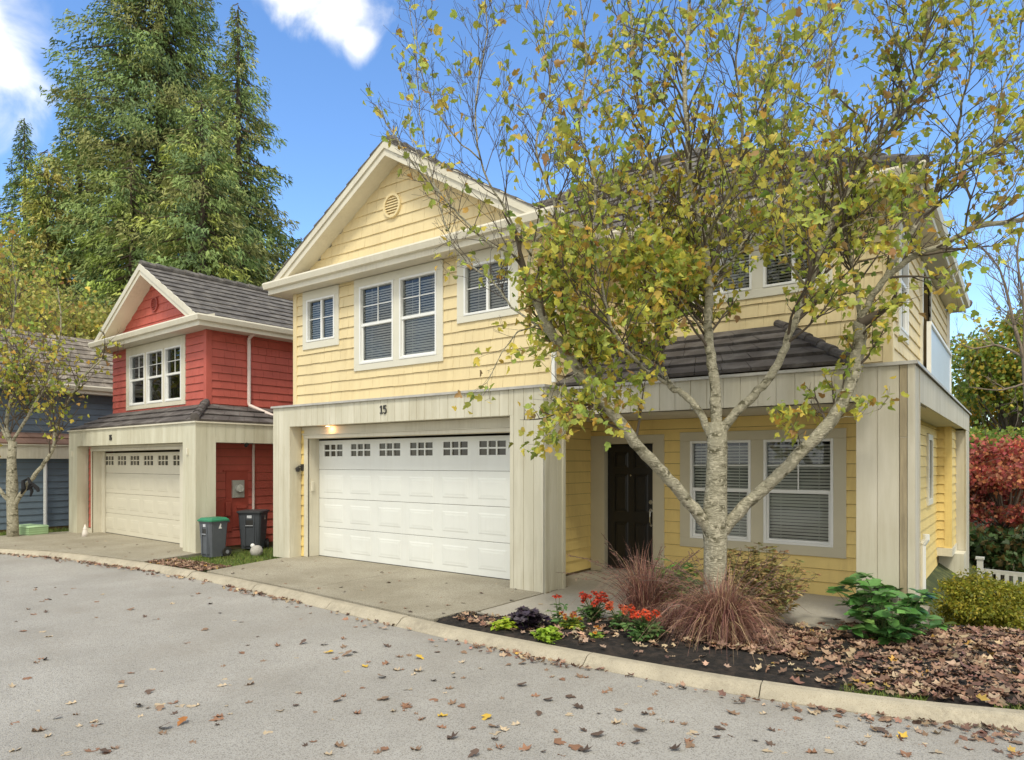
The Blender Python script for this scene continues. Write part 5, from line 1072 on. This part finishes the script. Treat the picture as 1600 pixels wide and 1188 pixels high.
k = g1.random(len(x)) < np.clip((x+1.75)*1.1-(7.4-y)*.12*(x < -1.0), .05, 1); x, y = x[k], y[k]; litter(x, y, np.array([bedz(a, b) for a, b in zip(x, y)])-.01+g1.uniform(0,.03,len(x)), .095, 'thick carpet of brown fallen leaves at the right end of the bed')
x, y = inpoly(520, -5.0, -1.5, lambda a: cby(a)+.3, lambda a: min(7.6, 6.0+max(0, a+4.4)*.8), g1); litter(x, y, np.full(len(x), .008), .075, 'scattered pale brown leaves on the black mulch', (3,1,4,1,3,.3))
x, y = inpoly(900, -2.6, -1.5, lambda a: cby(a)+.9, lambda a: cby(a)+1.9, g1); litter(x, y, np.full(len(x), .01)+g1.uniform(0,.02,len(x)), .085, 'drift of brown leaves right of the birch foot')
x, y = inpoly(900, -12.2, -10.45, lambda a: cby(a)+.2, lambda a: cby(a)+.75, g1); litter(x, y, np.full(len(x), -.02), .07, 'brown leaves lying in the grass strip by the kerb')
x = g1.uniform(-17, 1.6, 1500); t = np.abs(g1.normal(0, .09, 1500))*np.where(x > -1, 2.0, 1); dens = np.clip(.35+.5*np.sin(x*2.1)*np.sin(x*.7+1)+.35*(x < -11)+.5*(x > -1.2), .05, 1); k = g1.random(1500) < dens; x, t = x[k], t[k]
litter(x, np.array([cby(a) for a in x])-.02-t, np.full(len(x), -.085), .065, 'line of dead leaves gathered in the gutter along the kerb', flat=.5)
x = g1.uniform(-19.5, -15, 300); litter(x, np.array([cby(a) for a in x])+g1.uniform(.25,1.4,300), np.full(300, -.03), .07, 'dead leaves around the young birch')

# ---- single fallen leaves on the asphalt and the drive
var = []
vr = np.random.default_rng(77)
KIND = [('small curled pale tan leaf lying loose on the grey asphalt', (.42,.33,.22)), ('curled mid brown leaf lying loose on the grey asphalt', (.23,.145,.09)), ('dark brown shrivelled leaf lying loose on the grey asphalt', (.11,.07,.05)), ('dull reddish brown leaf lying loose on the grey asphalt', (.25,.13,.075))]
def leafmesh(col, curl, seed, flat=False):
    r_ = np.random.default_rng(seed); V = np.array(DB if not flat else [(p[0]-.45, p[1], p[2]) for p in LB], float); V[:, :2] += r_.normal(0, .03, (len(V),2)); V[:,2] = V[:,2]*curl+r_.uniform(0,.05,len(V))
    a = r_.normal(0,.15); V[:,2] += V[:,0]*a; V[:,2] -= V[:,2].min()
    F = np.array(DFt if not flat else LFt); me_o = npmesh('fallen_leaf', V, F, DRYL, None, np.tile(np.clip(np.array(col)*(1+r_.normal(0,.12,(1,1))), .01, .9), (len(V),1))*r_.uniform(.85,1.15,(len(V),1)))
    me = me_o.data; bpy.data.objects.remove(me_o); return me
MS = [(i, leafmesh(k_[1], [.5,.9,1.2,.4][j % 4], i*10+j, flat=j in (0,3))) for i, k_ in enumerate(KIND) for j in range(4)]
def put(me, p, s, label, rz=None, group='fallen leaves on the road'):
    o = bpy.data.objects.new('fallen_leaf', me); COL.objects.link(o); o.location = p; o.rotation_euler = (random.gauss(0,.1), random.gauss(0,.1), random.uniform(0,6.28) if rz is None else rz); o.scale = (s, s*random.uniform(.7,1), s*random.uniform(.7,1.3)); return tag(o, label, 'leaf', group)
cnt = 0; rr_ = random.Random(21)
while cnt < 282:
    px, py = rr_.uniform(5, 1595), 870+310*rr_.random()**.85
    p = onz(px, py, -.10)
    if p.y > cby(p.x)-.12: continue
    if rr_.random() > .7+.3*min(1, px/1100)*(1 if py > 950 else .7): continue
    i, me = rr_.choice(MS); p.x += rr_.uniform(-.05,.05); put(me, Vector((p.x, p.y, -.102)), rr_.uniform(.04,.10), KIND[i][0]); cnt += 1
DK = ['pale tan leaf lying on the exposed concrete drive', 'brown leaf lying on the exposed concrete drive', 'dark brown leaf lying on the exposed concrete drive', 'reddish brown leaf lying on the exposed concrete drive']
cnt = 0
while cnt < 55:
    px, py = rr_.uniform(330, 940), rr_.uniform(875, 975); p = onz(px, py, -.004)
    if not (p.y > cby(p.x)+.25 and p.y < 7.7 and -10.2 < p.x < -4.0 and not (p.x > -5.1 and p.y < 6.7)): continue
    i, me = rr_.choice(MS); put(me, Vector((p.x, p.y, -.008)), rr_.uniform(.04,.075), DK[i], group='fallen leaves on the driveway'); cnt += 1
cnt = 0
while cnt < 16:
    px, py = rr_.uniform(60, 280), rr_.uniform(842, 880); p = onz(px, py, -.006)
    if not (p.y > cby(p.x)+.25 and p.y < 6.9 and -18 < p.x < -12.9): continue
    i, me = rr_.choice(MS); put(me, Vector((p.x, p.y, -.010)), rr_.uniform(.05,.08), ['pale tan','brown','dark brown','reddish brown'][i]+' leaf lying on the drive of the red house', group='fallen leaves on the far driveway'); cnt += 1
for j, (px, py, lab) in enumerate([(514,1021,'yellow leaf on the asphalt, leftmost of the yellow ones'),(570,1042,'bright yellow leaf on the asphalt below the garage door'),(655,1030,'golden leaf beside a brown one near the kerb'),(692,1119,'flat yellow leaf low in the middle of the road'),(760,1123,'yellow ochre leaf just right of the flat yellow one'),(1410,1153,'bright yellow leaf standing up near the bottom right of the road'),(285,1131,'rust orange leaf lying flat on the left of the road')]):
    me = leafmesh((.55,.36,.05) if j < 6 else (.30,.12,.03), .9, 300+j, flat=j % 2 == 0); put(me, onz(px, py, -.100), .09, lab)

# ================================================================== CARTS AND SMALL THINGS
def cart(loc, rz, w_, d_, h_, bodym, lidm, label, flatlid=False):
    T_ = empty('wheeled_bin', loc, label, 'bin', rz=rz); mb = MB(); k = .80
    def ring(t, s=1): ww, dd = w_/2*(k+(1-k)*t)*s, d_/2*(k+(1-k)*t)*s; c = .03; return [(-ww+c,-dd,h_*t),(ww-c,-dd,h_*t),(ww,-dd+c,h_*t),(ww,dd-c,h_*t),(ww-c,dd,h_*t),(-ww+c,dd,h_*t),(-ww,dd-c,h_*t),(-ww,-dd+c,h_*t)]
    mb.hull(ring(.02), ring(.90)); mb.hull(ring(.90,1.05), ring(.93,1.05)); 
    mb.box(-w_*.30, w_*.30, -d_*.465, -d_*.40, h_*.10, h_*.62); mb.box(w_*.16, w_*.22, -d_*.50, -d_*.44, h_*.08, h_*.86); mb.box(-w_*.22, -w_*.16, -d_*.50, -d_*.44, h_*.08, h_*.86)
    body = obj('body', mb, bodym, T_)
    mb = MB(); mb.box(-w_*.15, w_*.15, -d_*.475, -d_*.45, h_*.62, h_*.74); obj('grab_recess', mb, BLKM, body)
    mb = MB(); mb.tube([(-w_*.16,-d_*.50,h_*.60),(w_*.16,-d_*.50,h_*.60)], .012, 8); obj('lift_bar', mb, mat('bar_grey', (.25,.26,.28), .5), body)
    mb = MB(); mb.box(-w_*.10, w_*.10, -d_*.497, -d_*.46, h_*.79, h_*.86); mb.T = lambda a,b,c: (a,b,c); obj('sticker', mb, mat('pale_sticker', (.55,.57,.60), .6, .2, 30), body)
    mb = MB(); X = w_*.48; mb.prism([(-.02,.0),(.045,.0),(.045,.012),(.028,.02),(.035,.06),(.02,.075),(.008,.055),(-.005,.03)], 0, .002); mb.v = [(w_*.49+.004*0+c_, a_, h_*.74+b_*1.3) for a_, b_, c_ in mb.v]; obj('emblem', mb, WHT, body)
    mb = MB(); z0 = h_*.93
    def lr(z, s): ww, dd = w_/2*1.10*s, d_/2*1.14*s; c = .04; return [(-ww+c,-dd,z),(ww-c,-dd,z),(ww,-dd+c,z),(ww,dd-c,z),(ww-c,dd,z),(-ww+c,dd,z),(-ww,dd-c,z),(-ww,-dd+c,z)]
    mb.hull(lr(z0,1), lr(z0+h_*.035,1)); mb.hull(lr(z0+h_*.035,.98), lr(z0+h_*(.05 if flatlid else .085),.80)); obj('lid', mb, lidm, T_)
    mb = MB(); mb.tube([(-w_*.4,d_*.60,h_*.92),(w_*.4,d_*.60,h_*.92)], .014, 8); mb.box(-w_*.42,-w_*.36,d_*.45,d_*.62,h_*.88,h_*.94); mb.box(w_*.36,w_*.42,d_*.45,d_*.62,h_*.88,h_*.94); obj('handle', mb, bodym, T_)
    for s in (-1, 1):
        mb = MB(); xx = s*w_*.44; mb.tube([(xx-.025,d_*.42,.09),(xx+.025,d_*.42,.09)], .09, 18); wh = obj('wheel', mb, BLKM, T_, smooth=False)
        mb = MB(); mb.tube([(xx-.028,d_*.42,.09),(xx+.028,d_*.42,.09)], .035, 12); obj('hub', mb, mat('bar_grey', (.25,.26,.28)), wh)
    return T_
GREYP = mat('grey_bin_plastic', (.095,.105,.12), .5, .1, 8, .08, 60)
cart((-12.02,6.86,-.05), R(4), .38, .38, .72, GREYP, mat('green_lid', (.03,.20,.10), .5, .12, 10), 'grey wheeled bin with green lid in front of the red house post')
cart((-12.55,8.02,-.05), R(38), .47, .46, .80, mat('dark_bin_plastic', (.055,.062,.072), .5, .1, 8), mat('charcoal_lid', (.05,.052,.056), .5), 'dark grey lidded wheeled bin half hidden behind the yellow house post', flatlid=True)
o = empty('garden_ornament', (-11.55,7.45,-.06), 'grey stone with a white ball beside the yellow house post', 'ornament'); mb = MB(); mb.sphere((0,0,.09), .12, 12, 8, (1,1,.95)); mb.v = [(a+random.uniform(-.01,.01), b, c) for a,b,c in mb.v]; obj('stone', mb, mat('ornament_stone', (.42,.40,.36), .9, .15, 6, .5, 30), o, smooth=True)
mb = MB(); mb.sphere((-.08,-.03,.19), .042, 12, 8); obj('ball', mb, WHT, o, smooth=True)
p = onz(46, 838, -.06); Bq = empty('utility_box', p, 'low pale green ribbed box beside the young birch', 'utility box', rz=R(12)); mb = MB()
mb.box(-.36,.36,-.22,.22,0,.235); obj('body', mb, mat('pale_green_paint', (.36,.52,.28), .6, .08, 5), Bq)
mb = MB(); mb.hull([(-.38,-.24,.236),(.38,-.24,.236),(.38,.24,.236),(-.38,.24,.236)], [(-.33,-.20,.27),(.33,-.20,.27),(.33,.20,.27),(-.33,.20,.27)])
for k in range(4): mb.box(-.37,.37,-.232,-.222,.03+k*.052,.052+k*.052); mb.box(.362,.372,-.2,.2,.03+k*.052,.052+k*.052)
obj('ribs', mb, mat('green_rib_paint', (.42,.60,.34), .6, .08, 5), Bq)
p = onz(133, 840, -.03); mb = MB(); mb.tube([p, p+Vector((0,0,.12)), p+Vector((0,0,.22)), p+Vector((0,0,.30))], [.07,.06,.03,.012], 12); mb.sphere(tuple(p+Vector((0,0,.2))), .045, 10, 6); tag(obj('garden_ornament', mb, mat('pale_ceramic', (.72,.66,.60), .5, .08, 10), smooth=True), 'small pale upright ornament at the left jamb of the red house garage', 'ornament')
q0 = D0 = (b3.x*FW[0]+b3.y*FW[1])-.12
mb = MB(); mb.tube(A((33,772,0),(37,764,-.02),(36,752,0),(44,748,.02),(48,756,-.02),(44,764,.02),(52,758,0),(58,763,.02),(60,768,0)), [.02,.05,.04,.035,.045,.06,.05,.045,.03], 8); mb.tube(A((46,760,.0),(50,768,.02),(47,776,0)), [.04,.035,.02], 8)
tag(obj('cloth_strap', mb, mat('black_cloth', (.012,.012,.014), .9)), 'black cloth strap knotted around a limb of the young birch', 'strap')
